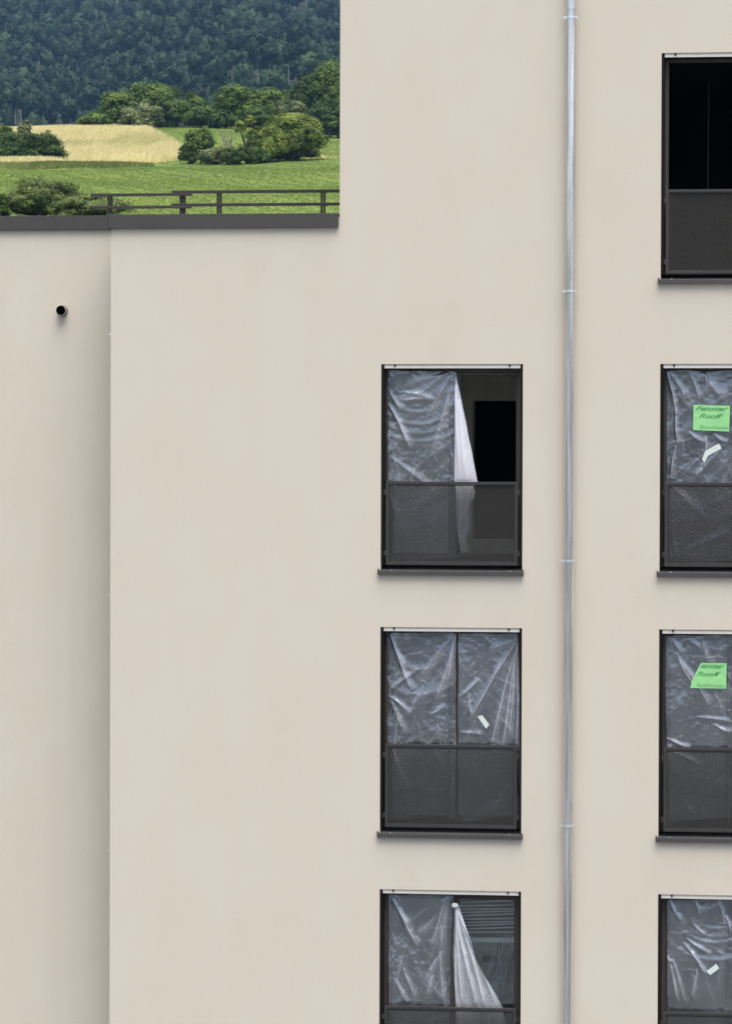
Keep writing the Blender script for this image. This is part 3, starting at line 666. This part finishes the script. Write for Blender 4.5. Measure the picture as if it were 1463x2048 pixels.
# french balcony guards ------------------------------------------------
RYF = .018
def expanded_mesh(w_, h_):
    """expanded metal: zig-zag strands, each a thin tilted strip with real thickness"""
    cw, ch = .034, .0128; nx = int(w_/cw*2); nz = int(h_/ch*2)
    V = []; Fc = []
    for r in range(nz//1):
        z = (r+.5)*ch; 
        if z > h_: break
        n = nx+1; pts = np.zeros((n, 4, 3))
        i = np.arange(n); x = i*cw/2; zz = z + np.where((i+r) % 2 == 0, 1, -1)*ch*.38
        tck = .0052
        for k, (dy, dz) in enumerate(((-.002, -tck/2), (.0035, -tck/2+.002), (.0035, tck/2+.002), (-.002, tck/2))):
            pts[:, k, 0] = x; pts[:, k, 1] = dy; pts[:, k, 2] = zz+dz
        o = len(V)*0
        V.append(pts.reshape(-1, 3))
    out = []; off = 0
    for P_ in V:
        n = len(P_)//4; a = np.arange(n-1)
        for k in range(4):
            k2 = (k+1) % 4
            out.append(np.stack([a*4+k+off, a*4+k2+off, (a+1)*4+k2+off, (a+1)*4+k+off], -1))
        off += len(P_)
    return np.concatenate(V), np.concatenate(out)
GW, GH = 1.455, .920; EMV, EMF = expanded_mesh(GW-.07, GH-.07)
guard0 = None
def make_guard(label):
    root = empty('window_guard', (0, 0, 0), label, 'railing', 'mesh guards across the french windows')
    f = MB(); b_ = .030
    f.box(0, GW, 0, .030, GH-b_, GH); f.box(0, GW, 0, .030, 0, b_); f.box(0, b_, 0, .030, b_, GH-b_); f.box(GW-b_, GW, 0, .030, b_, GH-b_)
    e = b_+.001; f.box(e, GW-e, .006, .024, GH-b_-.012, GH-b_-.001); f.box(e, GW-e, .006, .024, e, b_+.010); f.box(e, e+.009, .006, .024, b_+.011, GH-b_-.013); f.box(GW-e-.009, GW-e, .006, .024, b_+.011, GH-b_-.013)
    f.build('frame', MT['rail'], root, bevel=.0025)
    mesh_np('mesh_panel', EMV+np.array([.035, .014, .035]), EMF, MT['meshm'], root)
    for sx in (0, 1):
        for z in (.105, .775):
            k = MB(); k.box(-.051 if sx == 0 else GW+.001, -.001 if sx == 0 else GW+.054, .002, .012, z, z+.055)
            k.box(-.051 if sx == 0 else GW+.046, -.044 if sx == 0 else GW+.054, .0125, .07, z, z+.055)
            k.build('bracket', MT['rail'], root, bevel=.001)
    return root
GL = {(1, 2): 'dark mesh guard across the left-column window with the loose white flap', (1, 3): 'dark mesh guard across the left-column window fully covered by two films',
      (1, 4): 'dark mesh guard at the bottom of the left column, cut by the picture edge', (2, 1): 'dark mesh guard across the open black window at top right',
      (2, 2): 'dark mesh guard below the uncut green label at the right edge', (2, 3): 'dark mesh guard below the torn green label at the right edge',
      (2, 4): 'dark mesh guard at the bottom of the right column, cut by the picture edge'}
for c, r, x0 in WINS:
    lab = GL[(c, r)]
    if guard0 is None: g = guard0 = make_guard(lab)
    else:
        g = guard0.copy(); C.objects.link(g); g['label'] = lab
        for ch in guard0.children:
            k = ch.copy(); C.objects.link(k); k.parent = g
    g.location = (x0+.053, RYF, rows[r][1]+.105)

# downpipes ------------------------------------------------------------
PY = -.085; PR = .049
XPt, XPb = ax(1141.5, 0, PY), ax(1133.5, 2048, PY); XP = (XPt+XPb)/2
def downpipe(xp, yp, z0, z1, joints, clamps, label, ear=.035):
    root = empty('downpipe', (xp, yp, z0), label, 'downpipe')
    zs = [z0]+sorted(joints)+[z1]
    for i in range(len(zs)-1):
        mb = MB(); mb.tube((xp, yp, zs[i]), (xp, yp, zs[i+1]+(.07 if i < len(zs)-2 else 0)), PR-.0015*(i % 2), n=40, cap=False); mb.build('pipe_section', MT['zinc'], root, bevel=-1, smooth=True)
    for z in joints:
        mb = MB(); mb.tube((xp, yp, z+.0), (xp, yp, z+.105), PR+.0025, n=40, cap=True); mb.tube((xp, yp, z+.088), (xp, yp, z+.098), PR+.005, n=40); mb.tube((xp, yp, z), (xp, yp, z+.006), PR+.0045, n=40); mb.build('sleeve', MT['zinc'], root, bevel=-1, smooth=True)
    for z in clamps:
        mb = MB(); mb.tube((xp, yp, z-.011), (xp, yp, z+.011), PR+.006, n=40)
        mb.box(xp-PR-ear, xp-PR+.004, yp-.004, yp+.004, z-.013, z+.013); mb.box(xp+PR-.004, xp+PR+ear*.6, yp-.004, yp+.004, z-.013, z+.013)
        mb.tube((xp, yp+PR, z), (xp, yp+PR+.07, z), .006, n=8)
        c_ = mb.build('clamp', MT['steel'], root, bevel=-1)
        mb = MB(); mb.tube((xp-PR-ear*.55, yp-.014, z), (xp-PR-ear*.55, yp+.012, z), .0075, n=6); mb.tube((xp+PR+ear*.35, yp-.010, z), (xp+PR+ear*.35, yp+.010, z), .005, n=6); mb.build('screw', MT['steel'], c_, bevel=-1)
    return root
cl = [az(1137, q, PY) for q in (35, 582.5, 1122, 1652)]; jn = [az(1137, q, PY) for q in (19, 559, 1093, 1623)]
downpipe(XP, PY, 0, 18.9, jn+[az(1137, 2160, PY)], cl+[az(1137, 2185, PY)], 'tall galvanised downpipe with clamps running between the two window columns')
XQ = XC-.060
downpipe(XQ+.004, .56, 0, ZR-.25, [], [az(219, q, .56) for q in (668, 1191, 1702)], 'galvanised downpipe tucked into the recessed corner, only its clamp screws peeking out', .028)

# vent pipe -------------------------------------------------------------
vp = at(125.5, 621.5, REC); root = empty('vent_pipe', tuple(vp), 'small round vent pipe sticking out of the recessed left wall', 'vent pipe')
mb = MB(); n = 40
for k in range(n):
    a0, a1 = 2*math.pi*k/n, 2*math.pi*(k+1)/n; c0, s0, c1, s1 = math.cos(a0), math.sin(a0), math.cos(a1), math.sin(a1)
    q = lambda r, c_, s_, y_: (vp[0]+r*c_, y_, vp[2]+r*s_)
    yo, yi = REC-.10, REC+.30; ro, ri = .056, .0535
    mb.face([q(ro, c0, s0, yo), q(ro, c1, s1, yo), q(ro, c1, s1, REC-.001), q(ro, c0, s0, REC-.001)]); mb.face([q(ro, c0, s0, yo), q(ri, c0, s0, yo), q(ri, c1, s1, yo), q(ro, c1, s1, yo)])
    mb.face([q(ri, c0, s0, yo), q(ri, c0, s0, REC-.004), q(ri, c1, s1, REC-.004), q(ri, c1, s1, yo)], 1); mb.face([(vp[0], REC-.004, vp[2]), q(ri, c0, s0, REC-.004), q(ri, c1, s1, REC-.004)], 1)  # inside and back disc coloured black for the shade in the hole
mb.build('tube', [MT['ventp'], MT['black']], root, bevel=0)
mb = MB(); mb.tube((vp[0], REC-.012, vp[2]), (vp[0], REC-.001, vp[2]), .064, n=40, cap=False); mb.build('collar', MT['ventp'], root, bevel=-1)

# roof railings -----------------------------------------------------------
def railing(Y, xa, xb, ytop, ymid, posts, stems, label, zroof):
    x0, x1 = ax(xa, ytop, Y), xb if xb < 50 and xb > -50 and isinstance(xb, float) and xb == XT-.004 else ax(xb, ytop, Y)
    zt = az((xa+500)/2, ytop, Y); zm = az((xa+500)/2, ymid, Y)
    root = empty('roof_railing', (x0, Y, zroof), label, 'railing', 'flat bar railings on the lower roof')
    for z in (zt, zm):
        mb = MB(); mb.box(x0, x1, Y, Y+.045, z-.034, z); mb.build('rail', MT['rail'], root, bevel=.003)
    for p_ in posts:
        for q in (0, 5.6):
            X = ax(p_+q, ymid, Y); mb = MB(); mb.box(X-.0095, X+.0095, Y+.046, Y+.11, zroof, zt-.036 if False else zt-.002); mb.build('post', MT['rail'], root, bevel=.002)
    for p_ in stems:
        X0, X1 = ax(p_, ymid, Y), ax(p_+12.5, ymid, Y); mb = MB(); mb.box(X0, X1, Y+.046, Y+.058, zroof, zt-.002); mb.build('post', MT['rail'], root, bevel=.002)
    return root
YA, YB = 1.6, 2.6
railing(YA, 343, XT-.004, 380.5, 406.5, (433.5, 641.5), (), 'longer dark roof railing that runs into the tall wall', ZR-.25)
railing(YB, 183, 383, 386.0, 411.0, (215.5,), (357.5,), 'shorter dark roof railing further back, overhanging the left wing', ZR-.25)

# ------------------------------------------------------------------ plastic films
def vnoise(shape, cells, rng):
    """smooth value noise on a grid"""
    gy, gx_ = cells; G = rng.normal(0, 1, (gy+3, gx_+3)); y = np.linspace(0, gy, shape[0]); x = np.linspace(0, gx_, shape[1])
    yi = y.astype(int); xi = x.astype(int); fy = y-yi; fx = x-xi; fy = fy*fy*(3-2*fy); fx = fx*fx*(3-2*fx)
    a = G[yi][:, xi]; b_ = G[yi][:, xi+1]; c_ = G[yi+1][:, xi]; d_ = G[yi+1][:, xi+1]
    return (a*(1-fx)+b_*fx)*(1-fy)[:, None]+(c_*(1-fx)+d_*fx)*fy[:, None]
def sheet(name, label, left, right, top, bot, Yb, folds, mt, seed, cat='plastic sheet', rough=1.0, group=None, nu=120, nv=240, edge=2.0, yfun=None, arcs=()):
    """left/right: [(y, x)...] photo outline of the sheet; folds: (x0,y0,x1,y1,width_px,height_m)"""
    rg = np.random.default_rng(seed); v = np.linspace(0, 1, nv)[:, None]; u = np.linspace(0, 1, nu)[None, :]
    ly = np.array(left, float); ry = np.array(right, float)
    # uneven hem, top and sides
    tp = top + edge*.5*vnoise((1, nu), (1, 9), rg)[0][None, :]; bt = bot + edge*2.2*vnoise((1, nu), (1, 7), rg)[0][None, :]
    py = tp*(1-v)+bt*v; L = interp(py, ly[:, 0], ly[:, 1]) + edge*.35*vnoise((nv, 1), (14, 1), rg); R = interp(py, ry[:, 0], ry[:, 1]) + edge*.35*vnoise((nv, 1), (14, 1), rg)
    px = L*(1-u)+R*u; py = py + 0*px
    h = np.zeros_like(px); cr = np.zeros_like(px)
    # broad sag, then crumple at several scales, stretched along slanting directions
    h += .010*vnoise(px.shape, (5, 3), rg)*rough
    for k, (sc_, am) in enumerate(((24, .0044), (12, .0024), (6, .0009), (3.4, .0004))):
        ang = rg.uniform(-1.1, 1.1); A = np.cos(ang)*px+np.sin(ang)*py; Bq = -np.sin(ang)*px+np.cos(ang)*py
        w1 = vnoise(px.shape, (6, 4), rg)*9; ph = rg.uniform(0, 6.28)
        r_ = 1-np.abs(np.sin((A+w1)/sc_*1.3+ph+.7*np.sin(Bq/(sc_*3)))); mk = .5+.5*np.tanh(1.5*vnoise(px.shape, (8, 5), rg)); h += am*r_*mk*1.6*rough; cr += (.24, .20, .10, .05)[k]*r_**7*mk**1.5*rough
    h += .0012*vnoise(px.shape, (60, 30), rg)*rough
    for (ax0, ay0, ax1, ay1, wd, hh) in folds:
        dx, dy = ax1-ax0, ay1-ay0; LL = math.hypot(dx, dy); s = ((px-ax0)*dx+(py-ay0)*dy)/LL/LL; q = ((px-ax0)*dy-(py-ay0)*dx)/LL + 1.5*np.sin(s*5+ax0)
        env = np.clip(s, 0, 1); env = np.sin(np.clip(env, 0, 1)*np.pi)**.5*((s > 0) & (s < 1)); ww = wd*(.5+.8*np.clip(s, 0, 1))
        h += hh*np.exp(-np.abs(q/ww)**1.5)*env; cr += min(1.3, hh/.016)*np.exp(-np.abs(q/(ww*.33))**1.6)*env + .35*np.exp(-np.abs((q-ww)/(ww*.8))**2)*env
    if nu >= 90:
        for _ in range(int(34*nu/120)):     # thin hard creases fanning from the fixed corners, and stray ones
            fx = (L.mean() if rg.uniform() < .5 else R.mean()); yy = rg.uniform(top, bot); xx = rg.uniform(L.mean(), R.mean()); ang = math.atan2(yy-top+25, xx-fx)+rg.normal(0, .35)
            ln = rg.uniform(14, 60); q = (px-xx)*math.sin(ang)-(py-yy)*math.cos(ang)+1.2*np.sin(px*.2+py*.13); s = ((px-xx)*math.cos(ang)+(py-yy)*math.sin(ang))/ln
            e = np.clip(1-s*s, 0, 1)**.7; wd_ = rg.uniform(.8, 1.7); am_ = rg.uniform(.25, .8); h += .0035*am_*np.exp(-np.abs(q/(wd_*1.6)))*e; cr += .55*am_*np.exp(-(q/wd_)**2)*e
    for (cx_, cy_, rad, wd, hh) in arcs:   # hanging swags
        rr = np.hypot(px-cx_, (py-cy_)*1.15); a_ = np.clip((py-cy_)/np.maximum(rr, 1), 0, 1)
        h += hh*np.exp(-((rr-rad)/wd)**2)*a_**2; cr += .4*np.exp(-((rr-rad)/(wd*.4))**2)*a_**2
    yb = Yb if yfun is None else yfun(px, py, u, v)
    Yp = yb-h
    # photo pixel -> point on the sheet's own plane, then pushed out along -Y
    D0 = FW[None, None, :]+RT*((px-731.5)/F)[..., None]+UP*((1024-py)/F)[..., None]
    tt_ = (Yb-CAM[1])/D0[..., 1]; P_ = CAM+D0*tt_[..., None]; P_[..., 1] = Yp
    V = P_.reshape(-1, 3); idx = np.arange(nu*nv).reshape(nv, nu)
    Fc = np.stack([idx[:-1, :-1], idx[1:, :-1], idx[1:, 1:], idx[:-1, 1:]], -1).reshape(-1, 4)
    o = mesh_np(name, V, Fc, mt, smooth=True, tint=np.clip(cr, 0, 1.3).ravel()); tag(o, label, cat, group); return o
GF = 'protective plastic sheets taped over the windows'
YS = YF-.012
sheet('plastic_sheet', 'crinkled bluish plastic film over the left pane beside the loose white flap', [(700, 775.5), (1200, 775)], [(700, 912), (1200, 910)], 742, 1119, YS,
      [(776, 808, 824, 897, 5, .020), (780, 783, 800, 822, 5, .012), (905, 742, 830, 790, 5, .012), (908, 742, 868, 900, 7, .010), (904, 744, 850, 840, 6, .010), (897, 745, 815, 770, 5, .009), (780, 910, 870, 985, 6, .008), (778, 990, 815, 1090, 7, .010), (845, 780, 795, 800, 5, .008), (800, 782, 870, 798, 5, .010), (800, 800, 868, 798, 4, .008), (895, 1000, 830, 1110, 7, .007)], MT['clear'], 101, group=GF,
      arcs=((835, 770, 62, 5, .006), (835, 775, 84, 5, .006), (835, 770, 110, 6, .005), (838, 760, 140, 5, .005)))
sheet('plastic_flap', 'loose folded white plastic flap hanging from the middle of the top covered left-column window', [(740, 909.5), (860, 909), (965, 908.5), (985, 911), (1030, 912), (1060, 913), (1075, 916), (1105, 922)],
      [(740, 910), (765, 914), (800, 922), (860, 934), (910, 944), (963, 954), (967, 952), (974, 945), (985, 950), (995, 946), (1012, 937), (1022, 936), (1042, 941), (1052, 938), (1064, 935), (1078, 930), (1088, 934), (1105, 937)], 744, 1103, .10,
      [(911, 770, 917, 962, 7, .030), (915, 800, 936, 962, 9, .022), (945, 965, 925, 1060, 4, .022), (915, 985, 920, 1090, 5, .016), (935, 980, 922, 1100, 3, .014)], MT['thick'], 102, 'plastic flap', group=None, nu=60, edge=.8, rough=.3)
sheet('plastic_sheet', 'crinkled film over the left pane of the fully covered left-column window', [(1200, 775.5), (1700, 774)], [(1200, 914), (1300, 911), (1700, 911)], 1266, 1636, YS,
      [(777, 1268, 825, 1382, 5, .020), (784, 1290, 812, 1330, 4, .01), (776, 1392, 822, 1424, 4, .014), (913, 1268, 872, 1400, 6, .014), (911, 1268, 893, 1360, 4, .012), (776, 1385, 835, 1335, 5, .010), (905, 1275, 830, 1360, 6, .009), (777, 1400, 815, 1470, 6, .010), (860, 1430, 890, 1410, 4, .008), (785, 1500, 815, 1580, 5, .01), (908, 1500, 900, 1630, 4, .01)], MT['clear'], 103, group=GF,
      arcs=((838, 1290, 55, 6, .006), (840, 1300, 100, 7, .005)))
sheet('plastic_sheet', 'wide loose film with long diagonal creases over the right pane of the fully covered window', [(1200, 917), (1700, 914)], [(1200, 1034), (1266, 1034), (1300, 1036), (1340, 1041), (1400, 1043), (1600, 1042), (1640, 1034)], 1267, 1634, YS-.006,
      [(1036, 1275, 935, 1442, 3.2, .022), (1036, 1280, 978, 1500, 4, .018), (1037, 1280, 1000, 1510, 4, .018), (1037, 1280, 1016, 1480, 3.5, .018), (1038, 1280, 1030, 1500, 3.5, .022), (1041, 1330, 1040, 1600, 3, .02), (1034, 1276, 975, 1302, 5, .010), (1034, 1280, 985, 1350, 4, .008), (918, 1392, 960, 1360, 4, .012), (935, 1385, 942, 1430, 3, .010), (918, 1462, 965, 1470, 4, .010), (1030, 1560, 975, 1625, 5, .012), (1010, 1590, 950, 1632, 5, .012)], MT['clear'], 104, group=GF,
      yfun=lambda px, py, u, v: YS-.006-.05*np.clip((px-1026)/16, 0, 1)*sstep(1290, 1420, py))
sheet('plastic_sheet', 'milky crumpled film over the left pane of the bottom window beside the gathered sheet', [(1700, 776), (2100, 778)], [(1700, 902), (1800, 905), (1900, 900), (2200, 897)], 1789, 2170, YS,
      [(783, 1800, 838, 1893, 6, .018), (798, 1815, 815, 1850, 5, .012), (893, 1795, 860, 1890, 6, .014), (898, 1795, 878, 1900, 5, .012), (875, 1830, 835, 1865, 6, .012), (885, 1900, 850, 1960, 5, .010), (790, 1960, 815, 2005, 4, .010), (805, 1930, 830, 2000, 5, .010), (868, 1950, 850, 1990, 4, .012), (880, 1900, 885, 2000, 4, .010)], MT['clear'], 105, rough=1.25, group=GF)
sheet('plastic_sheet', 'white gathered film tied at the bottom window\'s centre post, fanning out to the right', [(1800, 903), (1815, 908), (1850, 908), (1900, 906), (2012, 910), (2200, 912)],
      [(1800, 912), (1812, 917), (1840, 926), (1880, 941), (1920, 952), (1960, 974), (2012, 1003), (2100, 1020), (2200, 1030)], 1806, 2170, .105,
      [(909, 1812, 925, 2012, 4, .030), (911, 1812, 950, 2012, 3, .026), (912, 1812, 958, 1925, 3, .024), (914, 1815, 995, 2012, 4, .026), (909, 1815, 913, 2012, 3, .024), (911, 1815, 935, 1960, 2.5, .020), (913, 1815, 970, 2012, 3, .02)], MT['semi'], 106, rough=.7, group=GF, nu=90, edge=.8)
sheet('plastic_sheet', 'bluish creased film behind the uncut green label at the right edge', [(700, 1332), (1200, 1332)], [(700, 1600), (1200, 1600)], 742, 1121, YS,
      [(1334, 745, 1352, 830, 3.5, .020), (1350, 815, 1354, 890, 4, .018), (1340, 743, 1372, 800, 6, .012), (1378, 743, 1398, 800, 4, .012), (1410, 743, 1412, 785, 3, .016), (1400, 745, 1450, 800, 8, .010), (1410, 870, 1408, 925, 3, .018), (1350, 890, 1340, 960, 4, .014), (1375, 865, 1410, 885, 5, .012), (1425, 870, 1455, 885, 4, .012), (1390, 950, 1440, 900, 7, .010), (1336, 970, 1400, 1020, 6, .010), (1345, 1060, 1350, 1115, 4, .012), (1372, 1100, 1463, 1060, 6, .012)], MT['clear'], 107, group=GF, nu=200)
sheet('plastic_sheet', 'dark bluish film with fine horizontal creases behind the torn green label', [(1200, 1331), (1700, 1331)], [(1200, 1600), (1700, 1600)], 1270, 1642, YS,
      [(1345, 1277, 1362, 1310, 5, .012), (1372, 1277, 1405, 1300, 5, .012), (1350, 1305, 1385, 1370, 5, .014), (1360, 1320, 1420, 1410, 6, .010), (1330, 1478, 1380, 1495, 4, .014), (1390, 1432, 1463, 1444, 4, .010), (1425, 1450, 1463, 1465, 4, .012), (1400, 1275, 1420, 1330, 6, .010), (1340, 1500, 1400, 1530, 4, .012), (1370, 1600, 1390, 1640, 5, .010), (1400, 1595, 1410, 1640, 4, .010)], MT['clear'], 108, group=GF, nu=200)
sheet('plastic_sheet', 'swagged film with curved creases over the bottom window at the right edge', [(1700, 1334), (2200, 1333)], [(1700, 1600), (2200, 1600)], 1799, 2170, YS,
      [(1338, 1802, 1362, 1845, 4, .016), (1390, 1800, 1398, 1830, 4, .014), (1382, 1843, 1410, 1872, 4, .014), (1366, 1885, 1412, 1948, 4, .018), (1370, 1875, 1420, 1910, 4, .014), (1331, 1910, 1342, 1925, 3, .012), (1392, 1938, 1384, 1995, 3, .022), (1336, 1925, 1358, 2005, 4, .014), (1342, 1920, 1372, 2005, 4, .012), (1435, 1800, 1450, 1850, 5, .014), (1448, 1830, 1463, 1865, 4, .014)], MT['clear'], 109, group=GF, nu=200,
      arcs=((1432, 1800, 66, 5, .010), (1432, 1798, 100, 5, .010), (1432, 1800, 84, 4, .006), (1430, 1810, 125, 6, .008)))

# tape pieces, labels -------------------------------------------------------
def plate(name, pts, Y, mt, label, cat, parent=None, th=.0015, group=None):
    P_ = [at(a, b_, Y) for a, b_ in pts]; mb = MB(); n = len(P_)
    mb.face([(q[0], Y-th, q[2]) for q in P_]); mb.face([(q[0], Y, q[2]) for q in P_][::-1])
    for i in range(n):
        a, b_ = P_[i], P_[(i+1) % n]; mb.face([(a[0], Y-th, a[2]), (a[0], Y, a[2]), (b_[0], Y, b_[2]), (b_[0], Y-th, b_[2])])
    o = mb.build(name, mt, parent)
    if label: tag(o, label, cat, group)
    return o
YT = YS-.030
GT = 'tape pieces stuck on the plastic sheets'
plate('tape_piece', [(954.5, 1433), (963.5, 1430), (978, 1449.5), (971, 1457.5)], YT, MT['tape'], 'pale slanting tape piece on the film of the fully covered left-column window', 'tape', group=GT)
plate('tape_piece', [(1409, 902), (1436, 887), (1441.5, 897), (1415, 911), (1407, 926), (1403, 918)], YT, MT['tape'], 'pale tape piece below the uncut green label', 'tape', group=GT)
plate('tape_piece', [(1411, 1943), (1431, 1927.5), (1437, 1937), (1419, 1950)], YT, MT['tape'], 'pale tape piece on the swagged film at the bottom right', 'tape', group=GT)
plate('tape_piece', [(917, 1085), (920, 1083), (939, 1101), (934, 1107), (926, 1099)], .075, MT['tape'], 'pale tape strip at the lower tip of the loose white flap', 'tape', group=GT)
bl = MB(); c0 = at(909, 1811, .06)
o = None
bm = bmesh.new(); bmesh.ops.create_icosphere(bm, subdivisions=3, radius=.030)
for v_ in bm.verts:
    q = v_.co; s = 1+.28*math.sin(q.x*190+q.z*90)*math.cos(q.y*150+q.z*210); v_.co = Vector((q.x*s*1.15, q.y*s*.6, q.z*s*.85))+Vector((c0[0], .065, c0[2]))
me = bpy.data.meshes.new('tape_knot'); bm.to_mesh(me); bm.free(); o = link('tape_knot', me, MT['tape']); tag(o, 'crumpled white tape knot holding the gathered film of the bottom window', 'tape')

def label_sheet(pts, Y, lines, label):
    root = plate('paper_label', pts, Y, MT['green'], label, 'label', group='green window maker labels')
    for (txt, xc, yc, wpx, hpx, sh, mt, off) in lines:
        cu = bpy.data.curves.new('lettering', 'FONT'); cu.body = txt; cu.size = 1; cu.shear = sh; cu.offset = off; cu.extrude = 0
        ob = bpy.data.objects.new('lettering_src', cu); C.objects.link(ob); bpy.context.view_layer.update()
        me = bpy.data.meshes.new_from_object(ob.evaluated_get(bpy.context.evaluated_depsgraph_get())); bpy.data.objects.remove(ob)
        co = np.array([v_.co[:] for v_ in me.vertices]); mn, mx_ = co.min(0), co.max(0)
        a, b_ = at(xc-wpx/2, yc+hpx/2, Y), at(xc+wpx/2, yc-hpx/2, Y)
        nx_ = a[0]+(co[:, 0]-mn[0])/(mx_[0]-mn[0])*(b_[0]-a[0]); nz_ = a[2]+(co[:, 1]-mn[1])/(mx_[1]-mn[1])*(b_[2]-a[2])
        nz_ -= (nx_-a[0])*.022
        for v_, X_, Z_ in zip(me.vertices, nx_, nz_): v_.co = (X_, Y-.0028, Z_)
        me.materials.clear(); me.name = 'lettering'; link('lettering', me, mt, root)
    return root
label_sheet([(1385.7, 809.5), (1458.6, 811.5), (1456.6, 863), (1384.6, 860)], YT, [
    ('Fenster', 1422, 816.5, 66, 9.2, .45, MT['ink'], .03), ('Ruoff', 1421, 831.5, 50, 9.4, .45, MT['ink'], .03),
    ('Bodelshausen', 1427, 854, 56, 7, 0, MT['ink'], .004)],
    'bright green rectangular paper label with dark italic lettering, the uncut one')
label_sheet([(1401, 1325.5), (1451.8, 1326), (1451, 1377.2), (1379.3, 1376), (1381.6, 1362), (1387, 1351)], YT, [
    ('enster', 1423.5, 1332, 46, 8.6, .45, MT['ink'], .03), ('Ruoff', 1416, 1347.5, 48, 9, .45, MT['ink'], .03),
    ('Bodelshausen', 1420.5, 1370, 55, 6.6, 0, MT['ink'], .002)],
    'bright green paper label with its upper left corner torn off slantwise')

# things inside the rooms ----------------------------------------------------
# slats added in place of reflected lines, and pale film, behind the glass of the bottom left-column window
YI = .50; x0, x1 = ax(917, 1850, YI), ax(1036, 1850, YI)
root = empty('reflection_slats', (x0, YI, az(970, 1870, YI)), 'made-up pale slats standing in for reflected lines in the bottom left-column window', 'stand-in slats')
mb = MB()
for k in range(11):
    z = az(970, 1800+k*6.6, YI); t_ = .010*math.sin(k*1.7)
    mb.v_ = None
    i = len(mb.v); mb.v += [(x0, YI, z+.006), (x1, YI, z+.036+t_), (x1, YI+.012, z+.038+t_), (x0, YI+.012, z+.008), (x0, YI, z-.006), (x1, YI, z+.024+t_), (x1, YI+.012, z+.026+t_), (x0, YI+.012, z-.004)]
    for f in ((0, 1, 2, 3), (7, 6, 5, 4), (0, 4, 5, 1), (1, 5, 6, 2), (2, 6, 7, 3), (3, 7, 4, 0)): mb.f.append(tuple(i+q for q in f)); mb.mi.append(0)
mb.build('slats', MT['slat'], root, bevel=-1)
mb = MB(); mb.box(x0, x1, YI-.005, YI+.03, az(970, 1875, YI)-.05, az(970, 1875, YI)); mb.build('bottom_rail', MT['slat'], root, bevel=.003)
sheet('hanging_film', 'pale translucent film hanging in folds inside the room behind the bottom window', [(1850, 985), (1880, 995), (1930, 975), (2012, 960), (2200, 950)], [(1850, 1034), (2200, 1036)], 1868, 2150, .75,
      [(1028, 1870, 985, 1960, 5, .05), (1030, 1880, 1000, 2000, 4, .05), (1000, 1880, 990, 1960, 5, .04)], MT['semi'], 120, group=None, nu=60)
YB_ = 1.75; p0 = at(912, 1877, YB_); p1 = at(1040, 1877, YB_)
mb = MB(); mb.box(p0[0], p1[0], YB_, YB_+.03, p0[2]-1.35, p0[2]); o = mb.build('reflection_board', paint('pale_reflection_board', (.72, .74, .62), .9, 0, .12, 2.5), None, bevel=.002); tag(o, 'pale board added in place of a reflected wall, in the room behind the bottom left-column window', 'board')  # board stands in for the pale wall reflected in the pane
p0 = at(1016, 1935, 1.2); zb4 = rows[4][1]+.05; root = empty('work_stand', (p0[0], 1.2, zb4), 'dark upright stand with a crossbar inside the bottom left-column window', 'stand')
mb = MB(); mb.tube((p0[0], 1.2, zb4+.06), (p0[0], 1.2, az(1016, 1912, 1.2)), .026, n=12); mb.build('post', MT['black'], root, bevel=-1)
mb = MB(); mb.box(p0[0]-.30, p0[0]+.12, 1.17, 1.23, az(1016, 1925, 1.2), az(1016, 1913, 1.2)); mb.build('crossbar', MT['black'], root, bevel=.003)
mb = MB(); mb.box(p0[0]-.12, p0[0]+.12, 1.1, 1.3, az(1016, 2012, 1.2), az(1016, 2005, 1.2)); mb.box(p0[0]-.2, p0[0]+.2, 1.0, 1.4, zb4+.004, zb4+.058); mb.build('foot', MT['black'], root, bevel=.003)
# thin hanging cord in the open top right window
cx_ = at(1413.5, 300, .55); zt_ = rows[1][0]-.25; zb_ = rows[1][1]+.10
mb = MB(); mb.tube((cx_[0], .55, zb_), (cx_[0]+.012, .55, zt_), .0028, n=6); mb.tube((cx_[0], .55, zb_-.002), (cx_[0], .55, zb_+.05), .008, n=8)
o = mb.build('curtain_cord', paint('grey_cord', (.022, .022, .022), .7), None, bevel=-1); tag(o, 'thin grey cord hanging straight down in the open black window', 'cord')

# ------------------------------------------------------------------ haze
mb = MB(); mb.box(-1850, 1850, -1580, 2920, -3, 520); m = bpy.data.materials.new('haze'); m.use_nodes = True; t = m.node_tree; t.nodes.clear()
o_ = N(t, 'ShaderNodeOutputMaterial'); pv = N(t, 'ShaderNodeVolumePrincipled'); pv.inputs['Density'].default_value = .00007
pv.inputs['Color'].default_value = (.20, .37, .64, 1); pv.inputs['Anisotropy'].default_value = .2; t.links.new(pv.outputs[0], o_.inputs['Volume'])
hz = mb.build('haze', m, None); tag(hz, 'thin bluish summer haze over the hills', 'haze', kind='stuff'); hz.display_type = 'WIRE'
